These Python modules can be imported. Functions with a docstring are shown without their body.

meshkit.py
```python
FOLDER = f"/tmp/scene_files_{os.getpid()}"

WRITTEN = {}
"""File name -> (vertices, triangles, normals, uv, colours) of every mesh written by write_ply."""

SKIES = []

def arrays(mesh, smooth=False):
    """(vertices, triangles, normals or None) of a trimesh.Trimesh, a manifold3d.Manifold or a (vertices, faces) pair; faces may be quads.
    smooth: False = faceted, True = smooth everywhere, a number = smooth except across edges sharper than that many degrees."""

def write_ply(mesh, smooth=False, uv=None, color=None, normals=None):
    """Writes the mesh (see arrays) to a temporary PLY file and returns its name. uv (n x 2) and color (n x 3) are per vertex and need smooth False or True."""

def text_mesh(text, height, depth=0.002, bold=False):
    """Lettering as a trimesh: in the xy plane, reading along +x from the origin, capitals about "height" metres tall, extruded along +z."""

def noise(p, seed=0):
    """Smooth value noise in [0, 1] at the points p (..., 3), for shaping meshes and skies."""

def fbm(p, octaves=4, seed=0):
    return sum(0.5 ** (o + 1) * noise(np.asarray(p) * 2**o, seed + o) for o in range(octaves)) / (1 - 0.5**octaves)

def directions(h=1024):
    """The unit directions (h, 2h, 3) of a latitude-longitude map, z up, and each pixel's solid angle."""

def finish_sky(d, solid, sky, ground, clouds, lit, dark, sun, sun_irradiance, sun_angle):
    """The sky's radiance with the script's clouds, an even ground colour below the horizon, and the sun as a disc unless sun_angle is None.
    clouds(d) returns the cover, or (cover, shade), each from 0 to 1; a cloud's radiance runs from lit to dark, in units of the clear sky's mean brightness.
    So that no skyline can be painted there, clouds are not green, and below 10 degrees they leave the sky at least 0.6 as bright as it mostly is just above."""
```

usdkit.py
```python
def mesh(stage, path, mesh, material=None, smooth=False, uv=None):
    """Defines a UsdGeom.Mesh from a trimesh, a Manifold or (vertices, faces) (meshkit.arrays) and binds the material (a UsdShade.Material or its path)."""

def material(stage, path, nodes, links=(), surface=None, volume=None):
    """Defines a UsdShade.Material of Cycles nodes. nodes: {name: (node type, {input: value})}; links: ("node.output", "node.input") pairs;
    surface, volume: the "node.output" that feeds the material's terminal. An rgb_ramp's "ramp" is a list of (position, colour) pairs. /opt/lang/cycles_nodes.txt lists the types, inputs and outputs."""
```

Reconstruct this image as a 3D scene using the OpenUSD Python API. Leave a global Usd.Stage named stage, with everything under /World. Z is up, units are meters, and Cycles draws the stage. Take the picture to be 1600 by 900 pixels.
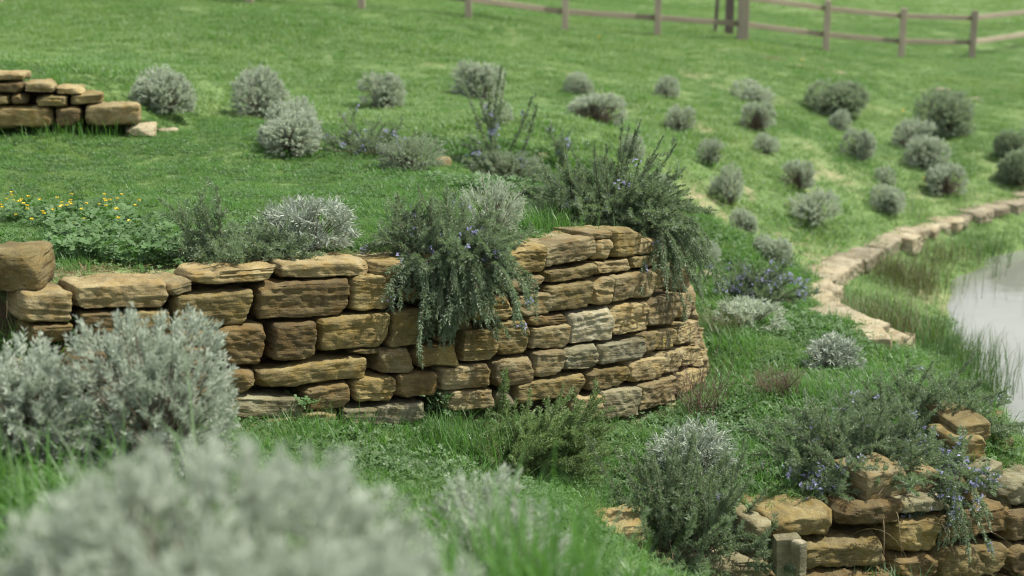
import math
import numpy as np
import usdkit
from meshkit import noise, fbm
from scipy.interpolate import RBFInterpolator, CubicSpline
from pxr import Usd, UsdGeom, UsdLux, UsdShade, Sdf, Gf, Vt

stage = Usd.Stage.CreateInMemory()
world = UsdGeom.Xform.Define(stage, '/World')
UsdGeom.Scope.Define(stage, '/World/Looks')

# ------------------------------------------------------------------ camera, sky, sun
CAM_Z, PITCH, FPX = 3.92, math.radians(13.5), 2222.2
cam = UsdGeom.Camera.Define(stage, '/World/camera')
cam.AddTranslateOp().Set(Gf.Vec3d(0, 0, CAM_Z))
cam.AddRotateXYZOp().Set(Gf.Vec3f(90 - 13.5, 0, 0))
cam.CreateHorizontalApertureAttr(36.0)
cam.CreateVerticalApertureAttr(20.25)
cam.CreateFocalLengthAttr(50.0)
cam.CreateFStopAttr(1.4)
cam.CreateFocusDistanceAttr(8.5)
cam.CreateExposureAttr(0.76)

SUN_EL, SUN_XY = math.radians(57), np.array([0.965, 0.25])
SUN = np.array([SUN_XY[0] * math.cos(SUN_EL), SUN_XY[1] * math.cos(SUN_EL), math.sin(SUN_EL)])
SUN /= np.linalg.norm(SUN)
sky_mat = usdkit.material(stage, '/World/Looks/sky', {
    's': ('sky_texture', {'sky_type': 'single_scattering', 'sun_disc': False, 'sun_elevation': SUN_EL,
                          'sun_rotation': math.atan2(SUN[0], SUN[1]), 'aerosol_density': 2.2, 'air_density': 1.0}),
    'tc': ('texture_coordinate', {}),
    'n': ('noise_texture', {'scale': 2.4, 'detail': 6, 'roughness': 0.6}),
    'r': ('rgb_ramp', {'ramp': [(0.38, (0, 0, 0)), (0.62, (1, 1, 1))]}),
    'm': ('mix', {'color2': (7.5, 7.6, 7.7)}),
    'b': ('background_shader', {'strength': 0.095})},
    [('tc.generated', 'n.vector'), ('n.fac', 'r.fac'), ('r.color', 'm.fac'), ('s.color', 'm.color1'), ('m.color', 'b.color')], surface='b.background')
dome = UsdLux.DomeLight.Define(stage, '/World/sky')
UsdShade.MaterialBindingAPI.Apply(dome.GetPrim()).Bind(sky_mat)
sun = UsdLux.DistantLight.Define(stage, '/World/sun')
sun.CreateIntensityAttr(1.25)
sun.CreateAngleAttr(0.5)
sun.CreateNormalizeAttr(True)
sun.CreateColorAttr(Gf.Vec3f(1.0, 0.96, 0.88))
zx = SUN
xx = np.cross([0, 0, 1.0], zx); xx /= np.linalg.norm(xx)
yx = np.cross(zx, xx)
sun.AddTransformOp().Set(Gf.Matrix4d(*xx, 0, *yx, 0, *zx, 0, 0, 0, 20, 1))

# ------------------------------------------------------------------ helpers
USED = {}


def path_for(parent, name):
    base = f'{parent}/{name}'
    k = USED.get(base, -1) + 1
    USED[base] = k
    return base if k == 0 else f'{base}_{k:03d}'


def tag(prim, label=None, cat=None, group=None, kind=None):
    for k, v in (('label', label), ('category', cat), ('group', group), ('kind', kind)):
        if v:
            prim.SetCustomDataByKey(k, v)
    return prim


def thing(name, label, cat, loc=(0, 0, 0), rotz=0.0, scale=None, group=None):
    x = UsdGeom.Xform.Define(stage, path_for('/World', name))
    x.AddTranslateOp().Set(Gf.Vec3d(*map(float, loc)))
    x.AddRotateZOp().Set(float(math.degrees(rotz)))
    if scale is not None:
        x.AddScaleOp().Set(Gf.Vec3f(*map(float, scale)))
    return tag(x.GetPrim(), label, cat, group)


def part(parent, name, vf, mat, smooth=False, frame=None, kind=None, label=None):
    p = path_for(str(parent.GetPath()) if parent else '/World', name)
    m = usdkit.mesh(stage, p, vf, mat, smooth=smooth)
    if frame is not None:
        m.AddTransformOp().Set(Gf.Matrix4d(*[float(x) for x in np.asarray(frame).ravel()]))
    return tag(m.GetPrim(), label, None, None, kind)


def copy_of(src, label, loc, rotz, scale, group=None):
    x = UsdGeom.Xform.Define(stage, path_for('/World', src.GetName().rstrip('0123456789').rstrip('_')))
    x.AddTranslateOp().Set(Gf.Vec3d(*map(float, loc)))
    x.AddRotateZOp().Set(float(math.degrees(rotz)))
    x.AddScaleOp().Set(Gf.Vec3f(*map(float, scale)))
    p = x.GetPrim()
    p.GetReferences().AddInternalReference(src.GetPath())
    p.SetInstanceable(True)
    return tag(p, label, src.GetCustomDataByKey('category'), group or src.GetCustomDataByKey('group'))


def unit(a):
    return a / np.maximum(np.linalg.norm(a, axis=-1, keepdims=True), 1e-9)


CP, SP = math.cos(PITCH), math.sin(PITCH)


def ray(px, py):
    a, b = (np.asarray(px, float) - 800) / FPX, (450 - np.asarray(py, float)) / FPX
    return np.stack([a + 0 * b, CP + b * SP + 0 * a, -SP + b * CP + 0 * a], -1)


def at(px, py, Y):
    """The point of the line of sight through a photograph pixel that lies Y metres ahead."""
    d = ray(px, py)
    return np.array([0, 0, CAM_Z]) + d * (np.asarray(Y, float) / d[..., 1])[..., None]


def project(p):
    q = np.asarray(p, float) - [0, 0, CAM_Z]
    depth = q[..., 1] * CP - q[..., 2] * SP
    up = q[..., 1] * SP + q[..., 2] * CP
    return 800 + FPX * q[..., 0] / depth, 450 - FPX * up / depth, depth


# ------------------------------------------------------------------ terrain
HILL = [at(*q) for q in [
    (1200, 400, 14), (1440, 300, 19.5), (1400, 230, 22), (1400, 150, 26.5), (1408, 88, 33), (1560, 250, 21.5), (1580, 150, 27),
    (1100, 330, 15), (1100, 230, 18), (1100, 150, 22), (1160, 65, 30.4), (1250, 300, 17), (1250, 200, 21), (1250, 120, 26),
    (800, 150, 19), (800, 60, 26), (732, 28, 27.3), (565, 14, 26.3), (600, 165, 17), (950, 150, 20), (950, 60, 28),
    (400, 180, 15.2), (200, 60, 20), (400, 20, 24), (0, 20, 22), (-200, 20, 21), (1518, 92, 33.5), (1600, 80, 36), (1500, 30, 45), (1500, 4, 60),
    (1000, 4, 42), (700, 4, 32), (1200, 20, 44), (950, 210, 15.5), (800, 190, 15.5)]]
HILL += [np.array(q) for q in [(-80, 60, 5.5), (-40, 90, 4), (0, 110, 2.6), (60, 110, 1.6), (100, 60, 1.4), (-80, 10, 4.5), (-25, 25, 3.6), (30, 40, 1.5), (14, 24, .75), (24, 26, .9), (0, 200, 2), (150, 200, 1), (-150, 200, 5), (-150, 0, 5), (200, 0, 1)]]
TOP = [at(*q) for q in [
    (60, 440, 7.0), (250, 428, 7.35), (440, 408, 7.65), (600, 412, 7.95), (760, 395, 8.35), (900, 366, 8.95), (1000, 356, 9.6),
    (500, 300, 10.5), (300, 215, 13), (600, 255, 12.4), (150, 320, 9.8), (0, 320, 9.7), (80, 230, 12.4), (800, 270, 12.2), (-150, 420, 7), (-200, 300, 10), (920, 290, 12)]]
EDGE = [at(*q) for q in [(1268, 490, 12.5), (1340, 520, 11.6), (1272, 455, 13.7), (1270, 430, 14.7), (1290, 415, 15.2), (1320, 400, 15.8),
                         (1400, 366, 17.2), (1455, 352, 18), (1500, 335, 18.8), (1560, 318, 19.6), (1605, 307, 20.2)]]
LOW = [at(*q) for q in [
    (-60, 600, 6.4), (150, 640, 6.75), (350, 657, 7.1), (600, 672, 7.6), (800, 667, 8.05), (950, 664, 8.55), (1050, 640, 9.05), (1106, 592, 10.1),
    (560, 740, 6.8), (750, 745, 7.2), (950, 745, 7.7), (1100, 700, 8.4), (1200, 700, 8.35), (1200, 770, 7.5), (1350, 740, 7.75), (1300, 640, 9.1), (1200, 560, 10.4),
    (1450, 680, 8.5), (1520, 660, 8.75), (1200, 480, 12.2), (1120, 440, 12.5), (1000, 800, 7.1), (850, 800, 6.4), (1250, 570, 10.4), (1150, 620, 9.4), (1400, 600, 9.7), (1110, 410, 13)]]
LOW += EDGE


def at_height(px, py, z):
    d = ray(px, py)
    return np.array([0, 0, CAM_Z]) + d * ((z - CAM_Z) / d[2])


LOW += [at_height(*q) for q in [(1478, 470, .02), (1482, 432, .02), (1530, 402, .02), (1600, 386, .02), (1476, 520, .02), (1505, 570, .02), (1552, 622, .02), (1420, 470, .2), (1425, 520, .22), (1440, 425, .22), (1500, 385, .25),
                                (1572, 690, .0), (1590, 738, .03), (1650, 690, -.3), (1680, 745, -.3), (1545, 455, -.2), (1560, 540, -.25), (1600, 430, -.2), (1620, 620, -.25)]]
LOW += [np.array(q) for q in [(0, 0, 2.35), (-2, 2.0, 2.35), (-2, 4.5, 2.0), (-.62, 2.55, 2.25), (0, 4.75, 1.52), (.07, 3.55, 1.88), (-1.05, 4.2, 1.9), (-1.6, 5.75, 1.78), (-2.3, 5.6, 1.88), (-3.2, 6, 2.0), (1.2, 5.2, 1.2), (-4, 4, 2.1), (2.5, 3, 1.35), (-6, 0, 2.2), (6, 0, 1.6), (5, 3, 1.1),
                              (6.5, 11, -.8), (8, 14, -.8), (12, 18, -.8), (20, 16, -.8), (6, 7, -.5), (30, 14, -.8), (4.6, 8.6, -.4), 
                              (2.9, 6.3, .25), (3.6, 5.5, .4), (5, 5, .2)]]


def tps(pts):
    p = np.array(pts)
    return RBFInterpolator(p[:, :2], p[:, 2], kernel='thin_plate_spline', smoothing=1e-3)


up_f, low_f = tps(HILL + TOP), tps(HILL + LOW)

# the foot of the main wall in plan: (pixel, pixel, metres ahead), then straight world points behind the nose
FOOT = [at(*q) for q in [(-260, 590, 6.05), (-60, 600, 6.4), (150, 640, 6.75), (350, 657, 7.1), (600, 672, 7.6), (800, 667, 8.05), (950, 661, 8.5), (1040, 640, 8.95), (1088, 612, 9.5), (1104, 592, 10.1)]]
FOOT += [np.array([1.38, 10.75, .98]), np.array([1.2, 11.4, 1.1]), np.array([.8, 12.0, 1.4])]
FOOT = np.array(FOOT)
arc = np.concatenate([[0], np.cumsum(np.linalg.norm(np.diff(FOOT[:, :2], axis=0), axis=1))])
foot_s = CubicSpline(arc, FOOT)
UU = np.linspace(0, arc[-1], 900)
CC = foot_s(UU)
TT = unit(foot_s(UU, 1)[:, :2])
NN = np.stack([TT[:, 1], -TT[:, 0]], 1)          # outward, towards the viewer
LEAN = 0.22


def wall_signed(x, y):
    """Distance behind (+) or in front (-) of the main wall's foot line, and the arc position."""
    q = np.stack([x, y], -1).reshape(-1, 2)
    out, uu = np.empty(len(q)), np.empty(len(q))
    for i in range(0, len(q), 4000):
        d = q[i:i + 4000, None] - CC[None, ::6, :2]
        k = (d ** 2).sum(-1).argmin(1)
        n = NN[::6][k]
        dd = d[np.arange(len(k)), k]
        out[i:i + 4000] = -np.sign((dd * n).sum(1) + 1e-9) * np.sqrt((dd ** 2).sum(1))
        uu[i:i + 4000] = UU[::6][k]
    return out.reshape(np.shape(x)), uu.reshape(np.shape(x))


def smoothstep(x):
    x = np.clip(x, 0, 1)
    return x * x * (3 - 2 * x)


LW = at(np.array([-80, 60, 140, 215, 262]), np.array([200, 198, 198, 206, 214]), np.array([12.7, 12.8, 12.9, 13.0, 13.05]))   # the small wall on the left


def ground_z(x, y):
    x, y = np.asarray(x, float), np.asarray(y, float)
    q = np.stack([x.ravel(), y.ravel()], -1)
    hi, lo = up_f(q).reshape(x.shape), low_f(q).reshape(x.shape)
    sd, u = wall_signed(x, y)
    wide = np.where(y < 10.2, 0.07, 0.07 + (y - 10.2) * 0.8)
    s = smoothstep((sd - 0.30) / wide)
    s = np.where(y < 5.6, 0 * s, s)
    s = np.where(y > 14.5, 1.0, s) if False else s
    z = lo + s * (hi - lo)
    # the bank held by the small wall on the left
    yl = np.interp(x, LW[:, 0], LW[:, 1])
    drop = np.interp(x, LW[:, 0], [.46, .42, .3, .12, 0.0])
    b = y - yl - .22
    z = z + drop * smoothstep(b / .12) * (1 - smoothstep((b - 1.2) / 5.0))
    # the drop in front of the lower wall
    yb = np.interp(x, BW[:, 0], BW[:, 1])
    cut = np.interp(x, BW[:, 0], BDROP)
    near = 1 - smoothstep((yb - y - .35) / 1.2)
    z = z - cut * smoothstep((yb + .34 - y) / .24) * near * (x > BW[0, 0]) * (y > 4.5)
    far = np.clip(y / 12, .15, 1)
    return z + (fbm(np.stack([x * 1.1, y * 1.1, 0 * x], -1), 3, 5) - .5) * .10 * far * smoothstep((y - 3) / 4)


BW = at(np.array([880, 1000, 1100, 1200, 1320, 1420, 1500, 1600, 1700]), np.array([850, 860, 850, 815, 795, 785, 790, 790, 790]), np.array([6.75, 6.85, 6.95, 7.05, 7.25, 7.4, 7.6, 7.9, 8.2]))
BDROP = [.0, .22, .3, .34, .36, .42, .45, .5, .5]


def pick(px, py, y0=2.0, y1=70.0, n=700):
    """Where the line of sight through a pixel meets the ground."""
    Y = np.geomspace(y0, y1, n)
    p = at(np.full(n, float(px)), np.full(n, float(py)), Y)
    below = p[:, 2] - ground_z(p[:, 0], p[:, 1])
    k = np.nonzero(below < 0)[0]
    k = max(k[0], 1) if len(k) else n - 1
    w = below[k - 1] / (below[k - 1] - below[k] + 1e-9)
    q = p[k - 1] * (1 - w) + p[k] * w
    return q


def scale_at(p):
    return FPX / project(p)[2]


# ------------------------------------------------------------------ materials
def mat(name, nodes, links, surface):
    return usdkit.material(stage, '/World/Looks/' + name, nodes, links, surface=surface)


def leaf_mat(name, ramp, rough=0.6, trans=0.3, tcol=None, pos_scale=3.0, pos_ramp=None, obj=False):
    """Leaves: a tone per leaf, a tone per patch of ground, some light through the blade."""
    pos_ramp = pos_ramp or [(0.3, (.8, .8, .8)), (0.7, (1.1, 1.1, 1.1))]
    nodes = {'g': ('geometry', {}), 'oi': ('object_info', {}), 'r': ('rgb_ramp', {'ramp': ramp}),
             'n': ('noise_texture', {'scale': pos_scale, 'detail': 3}), 'pr': ('rgb_ramp', {'ramp': pos_ramp}),
             'mul': ('mix', {'mix_type': 'multiply', 'fac': 1.0}),
             'p': ('principled_bsdf', {'roughness': rough, 'specular_ior_level': 0.35}),
             't': ('translucent_bsdf', {}), 'tm': ('mix', {'mix_type': 'multiply', 'fac': 1.0, 'color2': tcol or (1.2, 1.3, .7)}),
             'mx': ('mix_closure', {'fac': trans})}
    links = [('g.position', 'n.vector'), ('n.fac', 'pr.fac'), ('oi.random' if obj else 'g.random_per_island', 'r.fac'), ('r.color', 'mul.color1'), ('pr.color', 'mul.color2'),
             ('mul.color', 'p.base_color'), ('mul.color', 'tm.color1'), ('tm.color', 't.color'), ('p.BSDF', 'mx.closure1'), ('t.BSDF', 'mx.closure2')]
    return mat(name, nodes, links, 'mx.closure')


def stone_mat(name, cols, lichen=0.0, lcol=(.30, .29, .235)):
    """Bedded sandstone: bands along the bed, iron stains, grain and fine cracks; cols: dark, mid, light, stain."""
    d, m, l, s = cols
    nodes = {
        'tc': ('texture_coordinate', {}), 'oi': ('object_info', {}),
        'off': ('vector_math', {'math_type': 'scale', 'scale': 37.0}), 'comb': ('combine_xyz', {}), 'add': ('vector_math', {'math_type': 'add'}),
        'mp': ('mapping', {'scale': (5.0, 5.0, 14.0)}), 'band': ('noise_texture', {'scale': 1.0, 'detail': 5, 'roughness': 0.65, 'distortion': 0.4}),
        'bc': ('rgb_ramp', {'ramp': [(0.22, d), (0.45, m), (0.62, l), (0.8, m)]}),
        'blotch': ('noise_texture', {'scale': 12.0, 'detail': 7, 'roughness': 0.66}), 'br': ('rgb_ramp', {'ramp': [(0.46, (0, 0, 0)), (0.66, (1, 1, 1))]}),
        'mst': ('mix', {'color2': s}),
        'grain': ('noise_texture', {'scale': 160.0, 'detail': 3}), 'gr': ('rgb_ramp', {'ramp': [(0.3, (.72, .72, .72)), (0.7, (1.18, 1.18, 1.18))]}),
        'mg': ('mix', {'mix_type': 'multiply', 'fac': 1.0}),
        'dk': ('noise_texture', {'scale': 5.0, 'detail': 5, 'roughness': .6}), 'dkr': ('rgb_ramp', {'ramp': [(0.35, (.5, .47, .44)), (0.55, (1, 1, 1))]}), 'md': ('mix', {'mix_type': 'multiply', 'fac': .75}),
        'rv': ('rgb_ramp', {'ramp': [(0, (.72, .72, .74)), (.5, (1, 1, 1)), (1, (1.22, 1.18, 1.12))]}), 'mr': ('mix', {'mix_type': 'multiply', 'fac': 1.0}),
        'mp2': ('mapping', {'scale': (9, 9, 70.0)}), 'fine': ('noise_texture', {'scale': 1.0, 'detail': 6, 'roughness': .7}),
        'rough': ('noise_texture', {'scale': 38.0, 'detail': 8, 'roughness': .7}), 'hs': ('math', {'math_type': 'multiply_add', 'value2': .9}),
        'bp': ('bump', {'strength': .9, 'distance': .013}),
        'p': ('principled_bsdf', {'roughness': .88, 'specular_ior_level': .25}),
        'ln': ('noise_texture', {'scale': 13.0, 'detail': 7, 'roughness': .75}), 'lr': ('rgb_ramp', {'ramp': [(0.66 - lichen, (0, 0, 0)), (0.80 - lichen, (1, 1, 1))]}), 'ml': ('mix', {'color2': lcol})}
    links = [('oi.random', 'comb.x'), ('oi.random', 'comb.y'), ('oi.random', 'comb.z'), ('comb.vector', 'off.vector1'), ('tc.object', 'add.vector1'), ('off.vector', 'add.vector2'),
             ('add.vector', 'mp.vector'), ('mp.vector', 'band.vector'), ('band.fac', 'bc.fac'), ('add.vector', 'blotch.vector'), ('blotch.fac', 'br.fac'),
             ('br.color', 'mst.fac'), ('bc.color', 'mst.color1'), ('add.vector', 'grain.vector'), ('grain.fac', 'gr.fac'), ('mst.color', 'mg.color1'), ('gr.color', 'mg.color2'),
             ('add.vector', 'dk.vector'), ('dk.fac', 'dkr.fac'), ('mg.color', 'md.color1'), ('dkr.color', 'md.color2'), ('oi.random', 'rv.fac'), ('md.color', 'mr.color1'), ('rv.color', 'mr.color2'),
             ('add.vector', 'ln.vector'), ('ln.fac', 'lr.fac'), ('lr.color', 'ml.fac'), ('mr.color', 'ml.color1'), ('ml.color', 'p.base_color'),
             ('add.vector', 'mp2.vector'), ('mp2.vector', 'fine.vector'), ('add.vector', 'rough.vector'), ('rough.fac', 'hs.value1'), ('fine.fac', 'hs.value3'), ('hs.value', 'bp.height'), ('bp.normal', 'p.normal')]
    return mat(name, nodes, links, 'p.BSDF')


M = {}
M['ochre'] = stone_mat('sandstone_ochre', ((0.065, 0.050, 0.019), (0.171, 0.137, 0.056), (0.244, 0.201, 0.093), (0.187, 0.133, 0.037)))
M['buff'] = stone_mat('sandstone_buff', ((0.107, 0.085, 0.041), (0.210, 0.171, 0.085), (0.263, 0.226, 0.122), (0.213, 0.153, 0.056)))
M['grey'] = stone_mat('sandstone_grey', ((0.092, 0.085, 0.046), (0.171, 0.159, 0.093), (0.221, 0.211, 0.131), (0.153, 0.133, 0.063)), .05)
M['pale'] = stone_mat('sandstone_pale', ((0.191, 0.173, 0.107), (0.289, 0.266, 0.170), (0.358, 0.338, 0.236), (0.259, 0.217, 0.111)), .06)
M['brown'] = stone_mat('sandstone_brown', ((0.053, 0.041, 0.018), (0.122, 0.090, 0.039), (0.171, 0.133, 0.059), (0.153, 0.100, 0.030)), .02)
M['lichen'] = stone_mat('sandstone_yellow_lichen', ((0.107, 0.085, 0.041), (0.210, 0.171, 0.085), (0.263, 0.226, 0.122), (0.213, 0.153, 0.056)), .14, (0.305, 0.233, 0.022))
M['slab'] = stone_mat('sandstone_slab', ((.195, .17, .105), (.275, .245, .162), (.335, .302, .21), (.24, .20, .115)), .02)

GREENS = [(0, (.14, .225, .075)), (.35, (.20, .295, .105)), (.7, (.26, .34, .14)), (.92, (.31, .35, .17)), (1, (.46, .42, .27))]
M['grass'] = leaf_mat('grass_blade', GREENS, .68, .38, (1.15, 1.35, .6), .9, [(0.32, (.78, .84, .78)), (0.5, (1, 1, 1)), (0.68, (1.22, 1.10, 1.05))])
M['grass_far'] = leaf_mat('grass_blade_meadow', [(0, (.14, .23, .08)), (.4, (.19, .295, .115)), (.8, (.235, .325, .145)), (1, (.38, .37, .23))], .5, .35, (1.15, 1.3, .6), .55, [(0.32, (.80, .87, .80)), (0.5, (1, 1, 1)), (0.68, (1.2, 1.09, 1.08))])
M['long_grass'] = leaf_mat('long_grass_blade', [(0, (.10, .20, .055)), (.6, (.16, .29, .09)), (1, (.26, .35, .17))], .4, .4, (1.1, 1.4, .6))
M['straw'] = leaf_mat('dry_straw', [(0, (.20, .15, .08)), (.5, (.36, .29, .18)), (1, (.50, .43, .30))], .7, .2, (1, 1, .9))
M['silver'] = leaf_mat('silver_leaf', [(0, (.43, .47, .385)), (.5, (.58, .62, .52)), (1, (.72, .75, .66))], .75, .35, (1, 1.08, .9), 14, [(0.35, (.82, .84, .78)), (0.65, (1.1, 1.1, 1.1))])
M['silver_bright'] = leaf_mat('bright_silver_leaf', [(0, (.33, .37, .30)), (.5, (.44, .48, .40)), (1, (.58, .61, .54))], .7, .18, (1, 1.1, .9))
M['silver_green'] = leaf_mat('silver_green_leaf', [(0, (.28, .33, .235)), (.5, (.38, .43, .32)), (1, (.51, .55, .44))], .7, .33, (1, 1.15, .8))
M['silver_pale'] = leaf_mat('pale_silver_leaf', [(0, (.42, .46, .385)), (.5, (.57, .61, .525)), (1, (.73, .755, .68))], .75, .35, (1, 1.06, .93), 14, [(0.35, (.84, .85, .82)), (0.65, (1.08, 1.08, 1.08))])
M['rosemary'] = leaf_mat('rosemary_needle', [(0, (.19, .245, .15)), (.4, (.37, .43, .30)), (.75, (.55, .60, .47)), (1, (.78, .80, .71))], .42, .33, (1, 1.2, .7))
M['rosemary_green'] = leaf_mat('rosemary_fresh_needle', [(0, (.18, .25, .10)), (.5, (.28, .36, .165)), (1, (.43, .48, .29))], .5, .3, (1, 1.2, .7))
M['blossom'] = leaf_mat('lilac_petal', [(0, (.46, .45, .68)), (.6, (.58, .57, .80)), (1, (.76, .76, .92))], .6, .3, (1, 1, 1.1))
M['yellow'] = leaf_mat('yellow_petal', [(0, (.74, .54, .04)), (1, (.84, .68, .08))], .4, .2, (1, 1, .5))
M['weed'] = leaf_mat('broad_green_leaf', [(0, (.075, .145, .045)), (.6, (.13, .215, .075)), (1, (.20, .28, .12))], .62, .3, (1.1, 1.4, .6))
M['herb'] = leaf_mat('pale_herb_leaf', [(0, (.09, .15, .06)), (.6, (.17, .23, .12)), (1, (.27, .31, .19))], .5, .3, (1.1, 1.3, .7))
M['wood_stem'] = leaf_mat('woody_stem', [(0, (.10, .075, .05)), (1, (.19, .15, .11))], .85, .0)
M['red_stem'] = leaf_mat('reddish_twig', [(0, (.13, .085, .06)), (1, (.24, .17, .12))], .7, .0)
M['sedge'] = leaf_mat('sedge_blade', [(0, (.12, .125, .055)), (.5, (.20, .19, .095)), (1, (.30, .25, .15))], .6, .25, (1.1, 1.1, .7))
M['reed'] = leaf_mat('reed_blade', [(0, (.07, .125, .04)), (.6, (.12, .185, .07)), (1, (.22, .25, .13))], .5, .3, (1.1, 1.3, .7))

M['fence'] = mat('weathered_timber', {
    'tc': ('texture_coordinate', {}), 'oi': ('object_info', {}), 'mp': ('mapping', {'scale': (30, 30, 2.5)}), 'n': ('noise_texture', {'scale': 1.0, 'detail': 6, 'roughness': .65}),
    'r': ('rgb_ramp', {'ramp': [(0.3, (.19, .158, .108)), (0.7, (.33, .29, .215))]}), 'rv': ('rgb_ramp', {'ramp': [(0, (.8, .78, .76)), (1, (1.15, 1.12, 1.08))]}),
    'm': ('mix', {'mix_type': 'multiply', 'fac': 1.0}), 'b': ('bump', {'strength': .5, 'distance': .006}), 'p': ('principled_bsdf', {'roughness': .85})},
    [('tc.object', 'mp.vector'), ('mp.vector', 'n.vector'), ('n.fac', 'r.fac'), ('oi.random', 'rv.fac'), ('r.color', 'm.color1'), ('rv.color', 'm.color2'), ('m.color', 'p.base_color'), ('n.fac', 'b.height'), ('b.normal', 'p.normal')], 'p.BSDF')
M['dark_timber'] = mat('dark_timber', {
    'tc': ('texture_coordinate', {}), 'mp': ('mapping', {'scale': (30, 30, 2.5)}), 'n': ('noise_texture', {'scale': 1.0, 'detail': 6}),
    'r': ('rgb_ramp', {'ramp': [(0.3, (.06, .045, .035)), (0.7, (.12, .095, .075))]}), 'p': ('principled_bsdf', {'roughness': .85})},
    [('tc.object', 'mp.vector'), ('mp.vector', 'n.vector'), ('n.fac', 'r.fac'), ('r.color', 'p.base_color')], 'p.BSDF')
M['water'] = mat('pond_water', {
    'g': ('geometry', {}), 'n': ('noise_texture', {'scale': .5, 'detail': 4}), 'r': ('rgb_ramp', {'ramp': [(0.3, (.125, .135, .11)), (0.7, (.17, .18, .155))]}),
    'w': ('noise_texture', {'scale': 5.0, 'detail': 4}), 'b': ('bump', {'strength': .12, 'distance': .02}),
    'p': ('principled_bsdf', {'roughness': .06, 'ior': 1.33, 'specular_ior_level': .5})},
    [('g.position', 'n.vector'), ('n.fac', 'r.fac'), ('r.color', 'p.base_color'), ('g.position', 'w.vector'), ('w.fac', 'b.height'), ('b.normal', 'p.normal')], 'p.BSDF')
M['ground'] = mat('turf_soil', {
    'g': ('geometry', {}), 'n1': ('noise_texture', {'scale': .7, 'detail': 6, 'roughness': .6}), 'n2': ('noise_texture', {'scale': 14.0, 'detail': 6, 'roughness': .7}),
    'r1': ('rgb_ramp', {'ramp': [(0.3, (.085, .14, .045)), (0.5, (.115, .175, .058)), (0.72, (.155, .195, .08))]}),
    'r2': ('rgb_ramp', {'ramp': [(0.3, (.6, .6, .6)), (0.7, (1.25, 1.25, 1.25))]}), 'm1': ('mix', {'mix_type': 'multiply', 'fac': 1.0}),
    'at': ('attribute', {'attribute': 'dry'}), 'n3': ('noise_texture', {'scale': 11.0, 'detail': 6, 'roughness': .7}), 'da': ('math', {'math_type': 'add'}),
    'dr': ('rgb_ramp', {'ramp': [(0.72, (0, 0, 0)), (1.0, (1, 1, 1))]}), 'md': ('mix', {'color2': (.27, .225, .14)}),
    's': ('separate_xyz', {}), 'sr': ('rgb_ramp', {'ramp': [(0.35, (1, 1, 1)), (0.6, (0, 0, 0))]}), 'ms': ('mix', {'color2': (.075, .055, .035)}),
    'b': ('bump', {'strength': .8, 'distance': .03}), 'p': ('principled_bsdf', {'roughness': .95, 'specular_ior_level': .15})},
    [('g.position', 'n1.vector'), ('g.position', 'n2.vector'), ('g.position', 'n3.vector'), ('n1.fac', 'r1.fac'), ('n2.fac', 'r2.fac'), ('r1.color', 'm1.color1'), ('r2.color', 'm1.color2'),
     ('at.fac', 'da.value1'), ('n3.fac', 'da.value2'), ('da.value', 'dr.fac'), ('dr.color', 'md.fac'), ('m1.color', 'md.color1'),
     ('g.true_normal', 's.vector'), ('s.z', 'sr.fac'), ('sr.color', 'ms.fac'), ('md.color', 'ms.color1'), ('ms.color', 'p.base_color'), ('n2.fac', 'b.height'), ('b.normal', 'p.normal')], 'p.BSDF')

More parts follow.
